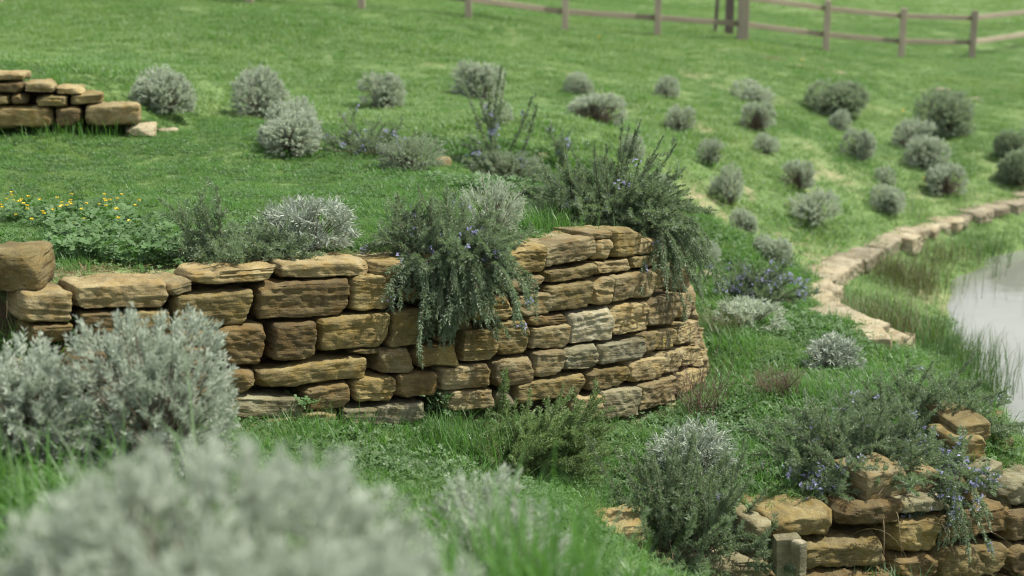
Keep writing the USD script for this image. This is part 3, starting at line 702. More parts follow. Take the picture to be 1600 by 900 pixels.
def mound(label, loc, r_, h_, seed, leaf='silver', shoots=760, per=20, ln=.030, wd=.0100, tip=.085, name='silver_shrub', cat='shrub', long=False, lumps=.36, scale=None, rotz=0, group=None, shrubby=True, ang=.75, dead=0.0):
    """A domed grey shrub: shoots ending on a lumpy dome, leaves on each shoot's end, wood inside."""
    r = np.random.default_rng(seed)
    t = thing(name, label, cat, loc, rotz, scale, group)
    d = r.normal(size=(shoots * 2, 3))
    d = unit(d); d = d[d[:, 2] > -.62][:shoots]; shoots = len(d)
    cl = unit(r.normal(size=(34, 3)))
    near = (d @ cl.T).max(1)
    nl_ = r.integers(3, 6)
    ang_ = r.uniform(0, 2 * np.pi) + np.arange(nl_) * 2 * np.pi / nl_ + r.normal(0, .4, nl_)
    off = r.uniform(.22, .48, nl_)
    cen = np.stack([np.cos(ang_) * off, np.sin(ang_) * off, r.uniform(.30, .52, nl_)], 1)
    rad = r.uniform(.44, .66, nl_)
    j = r.integers(0, nl_, shoots)
    lump = 1 - lumps * 1.3 * (1 - np.clip(near, .55, 1)) + lumps * .5 * (fbm(d * 2 + seed * 3.7, 2) - .5) + r.normal(0, .04, shoots)
    end = cen[j] + d * rad[j][:, None] * [1, 1, .8] * lump[:, None]
    lo_, hi_ = np.percentile(end, 2, 0), np.percentile(end, 98, 0)
    end = (end - (lo_ + hi_) / 2 * [1, 1, 0]) / ((hi_ - lo_) / 2)[[0, 1, 2]] * [1, 1, 0] * np.array([r_, r_, 0]) + np.array([0, 0, 1]) * (end[:, 2:] - lo_[2]) / (hi_[2] - lo_[2]) * h_
    end[:, 2] = np.maximum(end[:, 2], .02)
    root = np.stack([r.normal(0, r_ * .14, shoots), r.normal(0, r_ * .14, shoots), np.zeros(shoots)], 1)
    s = np.linspace(0, 1, 6)[None, :, None]
    S = root[:, None] * (1 - s) + end[:, None] * s
    S[:, :, 2] += (np.sin(s[..., 0] * np.pi) * h_ * .04)
    length = np.linalg.norm(end - root, axis=1)
    which = np.repeat(np.arange(shoots), per)
    tt = 1 - (tip / np.maximum(length, .05))[which] * r.random(len(which)) ** .8
    P, T = sample(S, which, tt)
    R = r.normal(size=P.shape); R = unit(R - T * (R * T).sum(1, keepdims=True))
    a = ang * r.uniform(.5, 1.25, len(which))
    D = T * np.cos(a)[:, None] + R * np.sin(a)[:, None]
    if dead:                                     # one side has died back to bare twigs
        live = ~((np.cos(np.arctan2(end[:, 1], end[:, 0]) - seed) > 1 - dead) & (end[:, 2] < h_ * .75))[which]
        P, D, which = P[live], D[live], which[live]
    part(t, 'foliage', leaves(P, D, ln * r.uniform(.7, 1.25, len(which)), wd * r.uniform(.8, 1.2, len(which)), r, .12, long), M[leaf])
    if shrubby:
        part(t, 'woody_stem', tubes(S[::2] if dead else S[::4], .004, .0015), M['wood_stem'], smooth=True)
    return t


def blades(P, az, h, bend, w, k=4):
    """Grass blades as tapering strips."""
    n = len(P)
    s = np.linspace(0, 1, k)[None, :]
    h, bend, w = (np.broadcast_to(q, n)[:, None] for q in (h, bend, w))
    out = np.stack([np.cos(az), np.sin(az)], 1)
    hor = h * bend * s ** 1.8
    z = h * (s - .35 * np.clip(bend, 0, 1.6) * s ** 2.4)
    c = np.concatenate([P[:, None, :2] + out[:, None] * hor[..., None], (P[:, None, 2] + z)[..., None]], -1)
    side = np.stack([-out[:, 1], out[:, 0], 0 * az], 1)[:, None]
    ww = w * (1 - s ** 1.6) * .5 + .0002
    v = np.stack([c - side * ww[..., None], c + side * ww[..., None]], 2).reshape(n, -1, 3)
    f = np.array([[2 * i, 2 * i + 1, 2 * i + 3, 2 * i + 2] for i in range(k - 1)])
    return v.reshape(-1, 3), (f[None] + (np.arange(n) * 2 * k)[:, None, None]).reshape(-1, 4)


def grass_clump(label, loc, n, r_, h, seed, m='long_grass', w=.006, bend=(.2, .9), name='grass_clump', cat='grass', az=None, k=5):
    r = np.random.default_rng(seed)
    t = thing(name, label, cat, loc)
    P = np.stack([r.normal(0, r_, n), r.normal(0, r_, n), np.full(n, -.01)], 1)
    a = r.uniform(0, 2 * np.pi, n) if az is None else r.normal(az, .7, n)
    part(t, 'blade', blades(P, a, r.uniform(h * .5, h, n), r.uniform(*bend, n), w * r.uniform(.7, 1.2, n), k), M[m], kind='stuff')
    return t


def trefoils(P, size, rng, up=.8):
    """Small three-lobed leaves held level."""
    n = len(P)
    N = unit(rng.normal(0, .35, (n, 3)) + [0, -.15, 1])
    A = unit(np.cross(N, rng.normal(size=(n, 3)))); B = np.cross(N, A)
    vs, fs, o = [], [], 0
    size = np.broadcast_to(size, n)[:, None]
    for q in range(3):
        a = q * 2.1 + .2
        D = A * math.cos(a) + B * math.sin(a); S = np.cross(N, D)
        v = np.stack([P, P + (D * .5 + S * .42) * size, P + (D * .95 + S * .3 + N * .1) * size, P + (D * .95 - S * .3 + N * .1) * size, P + (D * .5 - S * .42) * size], 1)
        f = np.array([[0, 1, 2], [0, 2, 3], [0, 3, 4]])
        vs.append(v.reshape(-1, 3)); fs.append((f[None] + (np.arange(n) * 5)[:, None, None]).reshape(-1, 3) + o); o += n * 5
    return np.vstack(vs), np.vstack(fs)


def on_ground(p, dz=0.0):
    p = np.array(p, float)
    p[..., 2] = ground_z(p[..., 0], p[..., 1]) + dz
    return p


# ------------------------------------------------------------------ the grey shrubs on the slope
KINDS = []
SHRUBS = [  # x0, x1, top, bottom in the photograph, kind, label
    (207, 300, 111, 178, 0, 'round grey shrub just right of the small stone wall'),
    (364, 451, 110, 184, 1, 'tall grey mound alone on the upper lawn, left of centre'),
    (418, 502, 160, 226, 2, 'pale grey shrub tucked behind the broad front mound on the left lawn'),
    (399, 506, 180, 240, 0, 'broad pale mound at the front of the left lawn pair'),
    (563, 632, 116, 171, 6, 'grey shrub with a bare brown left foot, below the fence'),
    (708, 788, 101, 157, 2, 'large grey shrub highest up the slope behind the spiky rosemary'),
    (883, 928, 116, 149, 3, 'little round grey shrub in the gap high on the slope'),
    (884, 971, 150, 197, 8, 'wide low grey shrub right behind the tall central rosemary'),
    (1019, 1059, 121, 155, 3, 'small ball shrub below the corner post of the fence'),
    (1039, 1086, 168, 208, 7, 'small grey shrub right of the wide low one'),
    (755, 801, 159, 196, 3, 'grey shrub half hidden by the tall spiky rosemary stems'),
    (966, 1004, 212, 252, 3, 'small grey shrub peeping out behind the big rosemary crown'),
    (1010, 1052, 272, 306, 3, 'grey tuft touching the right shoulder of the big wall rosemary'),
    (1140, 1206, 127, 164, 4, 'thin brownish shrub, the palest of the upper slope'),
    (1157, 1209, 162, 206, 6, 'grey shrub directly in front of the thin brownish one'),
    (1260, 1350, 130, 180, 5, 'widest grey shrub of the upper slope, lumpy'),
    (1295, 1328, 174, 207, 3, 'little shrub tucked under the widest upper one'),
    (1315, 1365, 204, 254, 8, 'rounded grey shrub in the middle of the right slope'),
    (1432, 1518, 145, 212, 5, 'largest and darkest green grey shrub of the right slope'),
    (1396, 1459, 189, 236, 7, 'grey shrub touching the back of another below the darkest one'),
    (1411, 1480, 216, 265, 2, 'front grey shrub of the touching pair below the darkest one'),
    (1555, 1610, 204, 252, 5, 'upper of two dark shrubs cut by the right edge'),
    (1557, 1625, 233, 290, 5, 'lower of two dark shrubs cut by the right edge'),
    (1176, 1216, 209, 241, 4, 'wispy small shrub in the middle of the bare slope'),
    (1091, 1130, 219, 262, 7, 'narrow grey shrub with brown base left of the wispy one'),
    (1109, 1166, 257, 320, 4, 'tall leaning grey shrub right of the big wall rosemary'),
    (1221, 1272, 253, 299, 6, 'grey shrub with brown foot at mid slope'),
    (1366, 1399, 263, 294, 3, 'tiny grey shrub standing above a larger ball shrub by the pond path'),
    (1445, 1503, 260, 306, 8, 'grey shrub with a yellow flower beside it above the pond path'),
    (1359, 1415, 292, 336, 0, 'ball shaped grey shrub nearest the bend of the pond edging'),
    (1228, 1308, 297, 350, 4, 'straggly grey shrub with dead twigs on its left'),
    (1137, 1186, 329, 370, 0, 'small tight grey ball low on the slope behind the wall nose'),
    (1069, 1122, 376, 414, 0, 'pale round shrub right behind the wall nose'),
    (1172, 1236, 373, 416, 2, 'pale round shrub behind the lilac flowering rosemary'),
]
SH_GROUP = 'grey shrubs planted over the slope'
kinds = {}
PAR = {0: dict(leaf='silver', seed=11), 1: dict(leaf='silver', seed=23, lumps=.3), 2: dict(leaf='silver', seed=37, lumps=.38), 3: dict(leaf='silver', seed=41, shoots=560), 4: dict(leaf='silver', seed=53, shoots=420, lumps=.5, tip=.12), 5: dict(leaf='silver_green', seed=67, lumps=.34), 6: dict(leaf='silver', seed=71, lumps=.5, dead=.45, shoots=620), 7: dict(leaf='silver', seed=83, lumps=.45, dead=.5, shoots=560), 8: dict(leaf='silver', seed=97, lumps=.3, dead=.3)}
for i, (x0, x1, y0, y1, kd, lb) in enumerate(SHRUBS):
    p = pick((x0 + x1) / 2, y1 - 3)
    s = scale_at(p)
    rad, hh = (x1 - x0) / 2 / s, (y1 - y0) / s * .97
    rz = rng.uniform(0, 6.28)
    if kd not in kinds:
        kinds[kd] = (mound(lb, p, .3, .42, scale=(rad / .3, rad / .3, hh / .42), rotz=rz, group=SH_GROUP, **PAR[kd]))
    else:
        copy_of(kinds[kd], lb, p, rz, (rad / .3, rad / .3, hh / .42), SH_GROUP)

# ------------------------------------------------------------------ plants round the wall
PI = math.pi
CAMW = (-PI * .95, -PI * .05)       # azimuths towards the viewer


def wall_top(px, py, Y):
    return at(px, py, Y)


# trailing rosemary over the wall
rosemary('dark rosemary trailing over the middle of the big wall with sparse lilac flowers', on_ground(at(700, 402, 8.25)), [
    dict(n=125, L=(.26, .45), th=(.1, 1.3), droop=(.1, .55), side=4, spread=.11),
    dict(n=105, L=(.30, .54), th=(.7, 1.35), az=(-PI * .85, -PI * .1), droop=(.7, 1.2), side=6, spread=.12, sup=-.2, sdroop=.5),
    dict(n=12, L=(.32, .44), th=(.0, .45), droop=(-.15, .1), side=3, spread=.10, base=(-.12, 0, 0)),
], 101, flowers=55)
rosemary('big dark rosemary crowning the right end of the wall and trailing down its nose', on_ground(at(952, 352, 9.75)), [
    dict(n=180, L=(.42, .68), th=(.15, 1.35), droop=(.0, .38), side=5, spread=.13),
    dict(n=60, L=(.40, .66), th=(.7, 1.25), az=(-PI * .6, -PI * .05), droop=(.85, 1.25), side=6, spread=.10, base=(.16, -.10, 0), sup=-.2, sdroop=.5),
    dict(n=7, L=(.60, .76), th=(.0, .6), droop=(-.1, .15), side=3, spread=.08),
], 102, flowers=50)
rosemary('small dark spiky rosemary on the wall top left of the silver tuft', on_ground(at(362, 408, 7.75)), [
    dict(n=95, L=(.16, .30), th=(.6, 1.5), droop=(.0, .35), side=4, spread=.11, base=(.06, 0, 0)),
    dict(n=9, L=(.30, .40), th=(.0, .45), droop=(-.1, .1), side=4, az=(PI * .7, PI * 1.3), base=(-.09, 0, 0))], 103)
rosemary('tall sparse spiky rosemary with bare upright stems behind the lawn', pick(775, 262), [
    dict(n=8, L=(.60, 1.02), th=(.05, .5), droop=(-.15, .06), side=6, spread=.10),
    dict(n=22, L=(.45, .72), th=(.9, 1.4), droop=(.0, .3), side=5, spread=.10)], 104, flowers=60, nl=.036, nw=.009, spacing=.0022)
rosemary('leafy grey green rosemary in flower at the back edge of the lawn', pick(577, 242), [
    dict(n=44, L=(.35, .55), th=(.3, 1.35), droop=(.0, .3), side=5, spread=.09)], 105, flowers=60, nl=.03, nw=.0075, spacing=.003)
rosemary('gnarled rosemary stem rising left of the big rosemary crown', pick(878, 268), [
    dict(n=5, L=(.30, .52), th=(.0, .5), droop=(-.1, .1), side=6, spread=.05)], 106, flowers=14, nl=.03, nw=.007)
rosemary('lilac flowering rosemary at the start of the pond slabs', pick(1172, 470), [
    dict(n=50, L=(.30, .52), th=(.6, 1.45), droop=(-.1, .25), side=4, spread=.12),
    dict(n=16, L=(.28, .42), th=(.0, .6), droop=(-.1, .1), side=4, spread=.12)], 107, flowers=170, nl=.03, nw=.006)
rosemary('low bright green rosemary sweeping to the right at the foot of the wall', pick(822, 735), [
    dict(n=90, L=(.30, .58), th=(.5, 1.35), az=(-.9, 1.3), droop=(-.15, .25), side=4, spread=.07),
    dict(n=34, L=(.25, .38), th=(.2, 1.2), droop=(.0, .3), side=4, spread=.08)], 108, needle='rosemary_green')
rosemary('single tall sprig standing against the wall face', pick(764, 672), [dict(n=2, L=(.34, .40), th=(.12, .2), az=(.1, .3), droop=(-.05, .05), side=9, sl=(.03, .06))], 109, needle='rosemary_green')
rosemary('bushy upright rosemary with thick spires at the bottom centre right', pick(1066, 862), [
    dict(n=84, L=(.34, .60), th=(.05, .85), droop=(-.12, .15), side=5, sl=(.03, .07), spread=.12, base=(0, 0, .04)),
    dict(n=64, L=(.26, .46), th=(.9, 1.5), droop=(.0, .3), side=5, spread=.12)], 110, flowers=6, nl=.033)
rosemary('broad domed rosemary above the lone block of the lower wall', pick(1328, 734), [
    dict(n=120, L=(.34, .56), th=(.2, 1.4), droop=(.0, .3), side=5, spread=.14)], 111, flowers=30)
rosemary('rosemary thick with lilac flowers spilling over the lower wall', pick(1446, 742), [
    dict(n=60, L=(.22, .38), th=(.3, 1.4), droop=(.1, .5), side=4, spread=.08),
    dict(n=44, L=(.32, .50), th=(.6, 1.3), az=(-PI * .95, -PI * .05), droop=(.7, 1.1), side=4, spread=.10, sup=-.2, sdroop=.5)], 112, flowers=240)
rosemary('dark spreading rosemary at the water side behind the lower wall', pick(1452, 655), [
    dict(n=80, L=(.28, .46), th=(.3, 1.4), droop=(.0, .35), side=5, spread=.14)], 113, flowers=12)
rosemary('little rosemary with pale lilac flowers left of the lone block', pick(1280, 768), [
    dict(n=26, L=(.10, .18), th=(.2, 1.4), droop=(.0, .3), side=3, spread=.05)], 114, flowers=44)

mound('silver tuft of narrow white leaves on the wall top', on_ground(at(482, 388, 8.15)), .27, .30, 201, 'silver_bright', 230, 18, .052, .0068, .09, 'silver_leaf_plant', 'silver plant', True, ang=.9)
mound('silver crown showing behind the trailing wall rosemary', on_ground(at(768, 376, 8.75)), .2, .36, 202, 'silver', 300, 18, .03, .005, .09, 'silver_leaf_plant', 'silver plant')
mound('low silver plant by the tan slab next to the lilac rosemary', pick(1166, 508), .28, .22, 203, 'silver', 210, 18, .05, .008, .1, 'silver_leaf_plant', 'silver plant', True)
mound('bright silver plant in front of the flat pond slabs', pick(1300, 582), .20, .26, 204, 'silver_bright', 190, 18, .055, .0085, .1, 'silver_leaf_plant', 'silver plant', True)
mound('silver tuft behind the thick rosemary spires', pick(1080, 745), .24, .33, 205, 'silver_bright', 260, 18, .05, .006, .1, 'silver_leaf_plant', 'silver plant', True)
mound('grey green mound behind the lawn, right of the leafy rosemary', pick(641, 266), .27, .28, 206, 'silver_green', 420, 15, .032, .006, .1, 'low_mound', 'shrub')
mound('wide grey mound behind the lawn in front of the spiky rosemary', pick(795, 284), .37, .30, 207, 'silver_green', 520, 15, .032, .006, .1, 'low_mound', 'shrub')
# nearer shrubs, out of focus
mound('large silver shrub in front of the left end of the wall', on_ground((-1.52, 5.75, 0)), .34, .645, 208, 'silver_pale', 820, 24, .034, .0075, .11, 'silver_shrub', 'shrub', lumps=.34)
mound('second silver shrub at the left edge, in front of the boulder', on_ground((-2.02, 5.6, 0)), .28, .46, 209, 'silver_pale', 650, 24, .032, .0075, .11, 'silver_shrub', 'shrub', lumps=.34)
mound('huge blurred silver shrub filling the bottom left corner', on_ground((-.52, 2.35, 0)), .52, .70, 210, 'silver_pale', 1900, 24, .034, .009, .11, 'silver_shrub', 'shrub', lumps=.3)
mound('blurred pale shrub at the bottom centre', on_ground((-.06, 4.75, 0)), .29, .50, 211, 'silver_pale', 460, 20, .036, .007, .11, 'silver_shrub', 'shrub', lumps=.4)

# ------------------------------------------------------------------ flower patch, twigs, reeds, weeds
r = np.random.default_rng(31)
fl = thing('buttercup_patch', 'leafy patch of yellow buttercups beside the big left boulder', 'wildflowers', (0, 0, 0))
pp = []
while len(pp) < 900:
    px, py = r.uniform(-40, 285), r.uniform(345, 452)
    if py < 345 + 0.12 * abs(px - 130) or (px > 180 and py < 360 + (px - 180) * .5) or (px < 75 and py > 385):
        continue
    pp.append(at(px, py, np.interp(py, [345, 440], [9.4, 7.55])))
pp = np.array(pp)
pp = on_ground(pp)
pp[:, 2] += r.uniform(.02, .13, len(pp))
part(fl, 'leaf', trefoils(pp, r.uniform(.022, .042, len(pp)), r), M['weed'], kind='stuff')
st = pp[::3]
part(fl, 'stalk', tubes(np.stack([st * [1, 1, 1] - [0, 0, .12], st], 1), .0015, .0012), M['weed'], kind='stuff')
for k in range(52):
    px, py = r.uniform(-20, 222), 340 + abs(r.normal(0, 22))
    q = on_ground(at(px, py + 22, np.interp(py + 22, [345, 440], [9.5, 7.6])))
    q[2] += r.uniform(.09, .16)
    a = np.arange(5) * 2 * PI / 5 + r.uniform(0, 6)
    D = np.stack([np.cos(a), np.sin(a), np.full(5, .45)], 1)
    part(fl, 'flower', merge(leaves(np.repeat(q[None], 5, 0), D, .014, .014, r, .1)), M['yellow'])

for lb, px, py, n, L, th, m, seed in [('reddish bare twigs fanning out at the right foot of the wall', 1098, 650, 60, (.25, .45), (.1, .75), 'red_stem', 61),
                                      ('brown twiggy dead stems in the grass right of the wall', 1215, 622, 130, (.12, .24), (.1, 1.0), 'red_stem', 62)]:
    rr = np.random.default_rng(seed)
    t = thing('twiggy_shrub', lb, 'dry shrub', pick(px, py))
    base = np.stack([rr.normal(0, .07, n), rr.normal(0, .05, n), np.zeros(n)], 1)
    S = grow(base, cone_dirs(n, rr, *th), rr.uniform(*L, n), rr, rr.uniform(-.1, .25, n), 7, .03)
    B = side_shoots(S, 2, rr, .05, .14, .3)
    part(t, 'twig', merge(tubes(S, .0026, .0010), tubes(B, .0014, .0007)), M[m], smooth=True, kind='stuff')

CL = [  # label, px, py, n, spread, height, material, width, bend
    ('brown tipped sedge clump between slabs and water', 1425, 452, 420, .22, .50, 'sedge', .006, (.1, .7)),
    ('brownish sedge fringe below the middle pond slabs', 1385, 430, 380, .26, .38, 'sedge', .006, (.1, .7)),
    ('dark rushes leaning over the near bank by the rosemary', 1500, 565, 320, .20, .46, 'reed', .006, (.1, .7)),
    ('long pale sedge clump beside the near pond slabs', 1360, 520, 460, .26, .55, 'sedge', .006, (.1, .8)),
    ('green rushes above the brown sedge by the far bank', 1520, 396, 300, .28, .42, 'reed', .008, (.1, .6)),
    ('dark sedge clump under the slabs at the far right', 1462, 405, 240, .25, .36, 'sedge', .008, (.1, .6)),
    ('tall green rushes at the near water edge', 1535, 615, 240, .16, .62, 'reed', .006, (.05, .5)),
    ('green rushes between the sedge and the dark rosemary', 1440, 545, 300, .22, .50, 'reed', .006, (.1, .6)),
    ('bright grass tuft left of the wall end of the slabs', 1130, 545, 260, .16, .26, 'long_grass', .005, (.2, 1.0)),
    ('brown grass clump arching below the lilac rosemary', 1122, 520, 220, .10, .32, 'sedge', .004, (.4, 1.2)),
    ('fresh grass tuft behind the wall top between the two rosemaries', 838, 372, 330, .13, .24, 'long_grass', .005, (.1, .8)),
    ('bright grass at the foot of the wall left of the weeds', 462, 690, 300, .16, .22, 'long_grass', .005, (.1, .9)),
    ('long bright grass tuft at the middle foot of the wall', 710, 705, 420, .15, .30, 'long_grass', .005, (.1, .8)),
    ('grass tuft at the foot of the dark domed rosemary', 1470, 640, 160, .12, .32, 'long_grass', .005, (.2, .9)),
    ('dry grass tuft between the tan boulder and the spiky rosemary', 1030, 862, 200, .06, .24, 'straw', .004, (.3, 1.2)),
    ('grass growing from the bottom edge before the lower wall', 1345, 905, 240, .12, .20, 'herb', .010, (.1, .8)),
    ('grass and weeds under the big left boulder', 20, 575, 420, .14, .42, 'long_grass', .006, (.2, 1.0)),
    ('loose tall grass on the bank right of the brown twigs', 1262, 628, 260, .16, .24, 'long_grass', .005, (.2, 1.1)),
    ('loose grass between the wall nose and the low silver plant', 1150, 585, 300, .18, .22, 'long_grass', .005, (.2, 1.1)),
    ('loose grass in front of the bright silver pond plant', 1335, 625, 240, .16, .24, 'long_grass', .005, (.2, 1.1)),
    ('loose pale grass left of the broad domed rosemary', 1195, 720, 220, .15, .16, 'long_grass', .004, (.3, 1.2)),
    ('grass tuft on the small wall at the far left', 82, 134, 60, .06, .22, 'long_grass', .007, (.1, .7)),
    ('shaggy grass along the foot of the small wall', 110, 206, 420, .34, .24, 'long_grass', .007, (.1, .9)),
]
for i, (lb, px, py, n, sp, h, m, w, bd) in enumerate(CL):
    p = pick(px, py)
    if 'wall top between' in lb:
        p = on_ground(at(px, py, 9.1))
    grass_clump(lb, p, n, sp, h, 400 + i, m, w, bd)
grass_clump('out of focus green blades rising at the bottom centre', on_ground((.04, 3.55, 0)), 280, .11, .76, 451, 'long_grass', .015, (.05, .5))
grass_clump('broad out of focus blades crowding the bottom edge', on_ground((-.06, 3.2, 0)), 200, .13, .66, 457, 'long_grass', .016, (.05, .7))
grass_clump('blurred long leaves arching up before the large silver shrub', on_ground((-1.05, 4.2, 0)), 110, .22, .74, 452, 'herb', .013, (.1, .9))
grass_clump('blurred grass at the left edge under the silver shrubs', on_ground((-1.6, 4.5, 0)), 420, .30, .40, 453, 'long_grass', .010, (.1, .9))
grass_clump('pale arching leaves right of the blurred central shrub', on_ground((.28, 4.3, 0)), 34, .10, .62, 454, 'herb', .016, (.4, 1.3))
for lb, X, Y, h, sd_ in [('thin reeds standing in the far pond', 5.9, 16.9, .55, 455), ('thin reeds standing farther right in the pond', 6.2, 16.4, .6, 456)]:
    grass_clump(lb, (X, Y, -.1), 10, .05, h, sd_, 'reed', .010, (.0, .25), 'reed_clump', 'reeds')

for lb, px, py, n, sp, sz, m, sd_, hh in [('low clover like weeds with pale leaves at the foot of the wall', 625, 740, 600, .24, .018, 'herb', 71, .12), ('clover growing under the sweeping green rosemary', 850, 785, 700, .30, .016, 'weed', 72, .08),
                                         ('small leafy weed rooted in a wall joint', 470, 622, 60, .055, .018, 'weed', 73, .06), ('leafy green weeds beside the bright silver pond plant', 1275, 520, 420, .26, .024, 'weed', 74, .10),
                                         ('clover patch in the grass right of the silver tuft', 1155, 690, 800, .32, .018, 'weed', 75, .07), ('pale leafy sprigs growing from the wall foot under the trailing rosemary', 682, 662, 90, .05, .024, 'herb', 76, .2),
                                         ('bright leafy weeds behind the lawn in front of the wide mound', 765, 300, 260, .22, .03, 'weed', 77, .12), ('round leaved plant on the stones at the bottom right corner', 1590, 880, 70, .08, .03, 'herb', 78, .14)]:
    rr = np.random.default_rng(sd_)
    c = pick(px, py)
    if 'joint' in lb:
        c = on_wall(px, py)[0] + [0, -.02, -.05]
    t = thing('leafy_weed', lb, 'weeds', c)
    q = np.stack([rr.normal(0, sp, n), rr.normal(0, sp * .8, n), np.zeros(n)], 1)
    zz = 0 if 'joint' in lb else ground_z(q[:, 0] + c[0], q[:, 1] + c[1]) - c[2]
    q[:, 2] = zz + rr.uniform(.2, 1, n) * hh
    part(t, 'leaf', trefoils(q, sz * rr.uniform(.6, 1.3, n), rr), M[m], kind='stuff')

# straw litter along the wall's top and dry stalks hanging at the left end
r = np.random.default_rng(91)
n = 900
px = r.uniform(60, 640, n)
q = at(px, np.interp(px, [60, 300, 640], [452, 420, 405]), np.interp(px, [60, 300, 640], [7.15, 7.75, 8.25]) + r.normal(0, .09, n))
q = on_ground(q, .012)
d = r.normal(size=(n, 3)) * [1, 1, .22]
tag(part(None, 'dry_litter', leaves(q, d, r.uniform(.03, .10, n), .004, r, .1, True), M['straw']), 'dry straw and dead leaves strewn behind the wall coping', 'litter', kind='stuff')
S = grow(on_ground(at(np.array([70., 95, 105, 112, 30, 15, 50, 120]), np.array([462.] * 8), np.full(8, 6.95)), .05), r.normal(size=(8, 3)) * .4 + [0.1, -.5, .4], r.uniform(.25, .42, 8), r, r.uniform(.7, 1.2, 8), 9, .05)
S2 = grow(at(np.array([1470., 1500, 1440, 1380, 1400, 1330]), np.array([815., 825, 815, 812, 800, 836]), np.array([7.3, 7.35, 7.2, 7.1, 7.1, 7.0])), r.normal(size=(6, 3)) * .5 + [.4, -.4, .3], r.uniform(.2, .42, 6), r, r.uniform(.6, 1.1, 6), 9, .06)
t = thing('dry_stalks', 'dead pale grass stalks hanging over the stones under the left boulder', 'dry stalks'); part(t, 'stalk', tubes(S, .002, .001), M['straw'], smooth=True, kind='stuff')
t = thing('dry_stalks', 'thin bare stalks drooping over the lower wall', 'dry stalks'); part(t, 'stalk', tubes(S2, .0022, .001), M['straw'], smooth=True, kind='stuff')


r = np.random.default_rng(92)
for px, py, lb in [(1336, 70, 'single yellow dandelion in the grass by the fence'), (1410, 184, 'yellow dandelion above the touching pair of grey shrubs'), (1444, 292, 'yellow dandelion left of a grey shrub above the pond path'), (1253, 104, 'yellow dandelion on the pale flat stone below the fence'), (936, 68, 'lone yellow dandelion high on the open slope')]:
    q = pick(px, py) + [0, 0, .12]
    t = thing('dandelion', lb, 'flower', q)
    a = np.arange(14) * 2 * PI / 14
    part(t, 'flower_head', leaves(np.zeros((14, 3)), np.stack([np.cos(a), np.sin(a), r.uniform(.1, .9, 14)], 1), .035, .02, r), M['yellow'])
    part(t, 'stalk', tubes(np.array([[[0, 0, -.13], [0, 0, -.06], [0, 0, 0.]]]), .002, .002), M['weed'])

# ------------------------------------------------------------------ fence
def box_between(a, b, w, h, up=(0, 0, 1)):
    """A squared timber from a to b with its arrises taken off."""
    a, b = np.asarray(a, float), np.asarray(b, float)
    t = unit(b - a); s = unit(np.cross(t, up)); u = np.cross(s, t)
    L, c = np.linalg.norm(b - a), .008
    prof = np.array([(-w / 2 + c, -h / 2), (w / 2 - c, -h / 2), (w / 2, -h / 2 + c), (w / 2, h / 2 - c), (w / 2 - c, h / 2), (-w / 2 + c, h / 2), (-w / 2, h / 2 - c), (-w / 2, -h / 2 + c)])
    v = np.vstack([np.c_[prof, np.zeros(8)], np.c_[prof, np.full(8, L - .012)], np.c_[prof * .86, np.full(8, L)]])
    f = [[i, (i + 1) % 8, 8 + (i + 1) % 8, 8 + i] for i in range(8)] + [[8 + i, 8 + (i + 1) % 8, 16 + (i + 1) % 8, 16 + i] for i in range(8)]
    f = np.array(f)
    tri = np.vstack([f[:, [0, 1, 2]], f[:, [0, 2, 3]], [[16, 16 + i, 17 + i] for i in range(1, 7)], [[0, 1 + i, i] for i in range(1, 7)]])
    m = np.eye(4); m[0, :3], m[1, :3], m[2, :3], m[3, :3] = s, u, t, a
    return (v, tri), m


fence = thing('fence', 'weathered two rail timber fence running along the top of the slope', 'fence')
kk = np.arange(-3, 8)
fpx = [at(x, y, Y) for x, y, Y in [(565, 14, 26.3), (732, 28, 27.3), (883, 45, 28.4), (1027, 57, 29.4), (1160, 66, 30.4), (1290, 82, 31.5), (1408, 88, 32.5), (1518, 92, 33.5)]]
step_l = fpx[0] - fpx[1]
posts = [fpx[0] + step_l * i * .97 for i in (3, 2, 1)] + fpx + [at(1612, 76, 37.0), at(1700, 66, 40.5)]
posts = [on_ground(p) for p in posts]
tops = []
for i, p in enumerate(posts):
    big = i == 7
    hgt = 1.45 if big else 1.10
    vf, m = box_between(p - [0, 0, .2], p + [0, 0, hgt], .22 if big else .13, .22 if big else .13, (0, 1, 0))
    part(fence, 'post', vf, M['fence'], frame=m)
for a, b in zip(posts[:-1], posts[1:]):
    for hz in (.36, .92):
        t_ = unit(b - a); off = np.array([t_[1], -t_[0], 0]) * -.085
        vf, m = box_between(a + off + [0, 0, hz], b + off + [0, 0, hz], .045, .115)
        part(fence, 'rail', vf, M['fence'], frame=m)
for lb, x, y, Y, w, lean in [('dark square post standing behind the thick fence post', 1139, 47, 31.6, .17, .0), ('thin dark leaning stake left of the dark square post', 1117, 40, 32.4, .08, .07)]:
    p = on_ground(at(x, y, Y))
    vf, m = box_between(p - [0, 0, .2], p + [lean, 0, 1.3], w, w, (0, 1, 0))
    tag(part(None, 'gate_post' if w > .1 else 'wooden_stake', vf, M['dark_timber'], frame=m), lb, 'post')
for i, (x, y, L, lb) in enumerate([(1140, 79, 1.1, 'upper pale board lying in the grass below the fence'), (1180, 88, 1.3, 'lower pale board lying in the grass below the fence')]):
    p = pick(x, y)
    e = on_ground(p + [L, -.25, 0])
    vf, m = box_between(p + [-.3, .1, .03], e + [0, 0, .03], .12, .035)
    tag(part(None, 'wooden_board', vf, M['straw'], frame=m), lb, 'board')


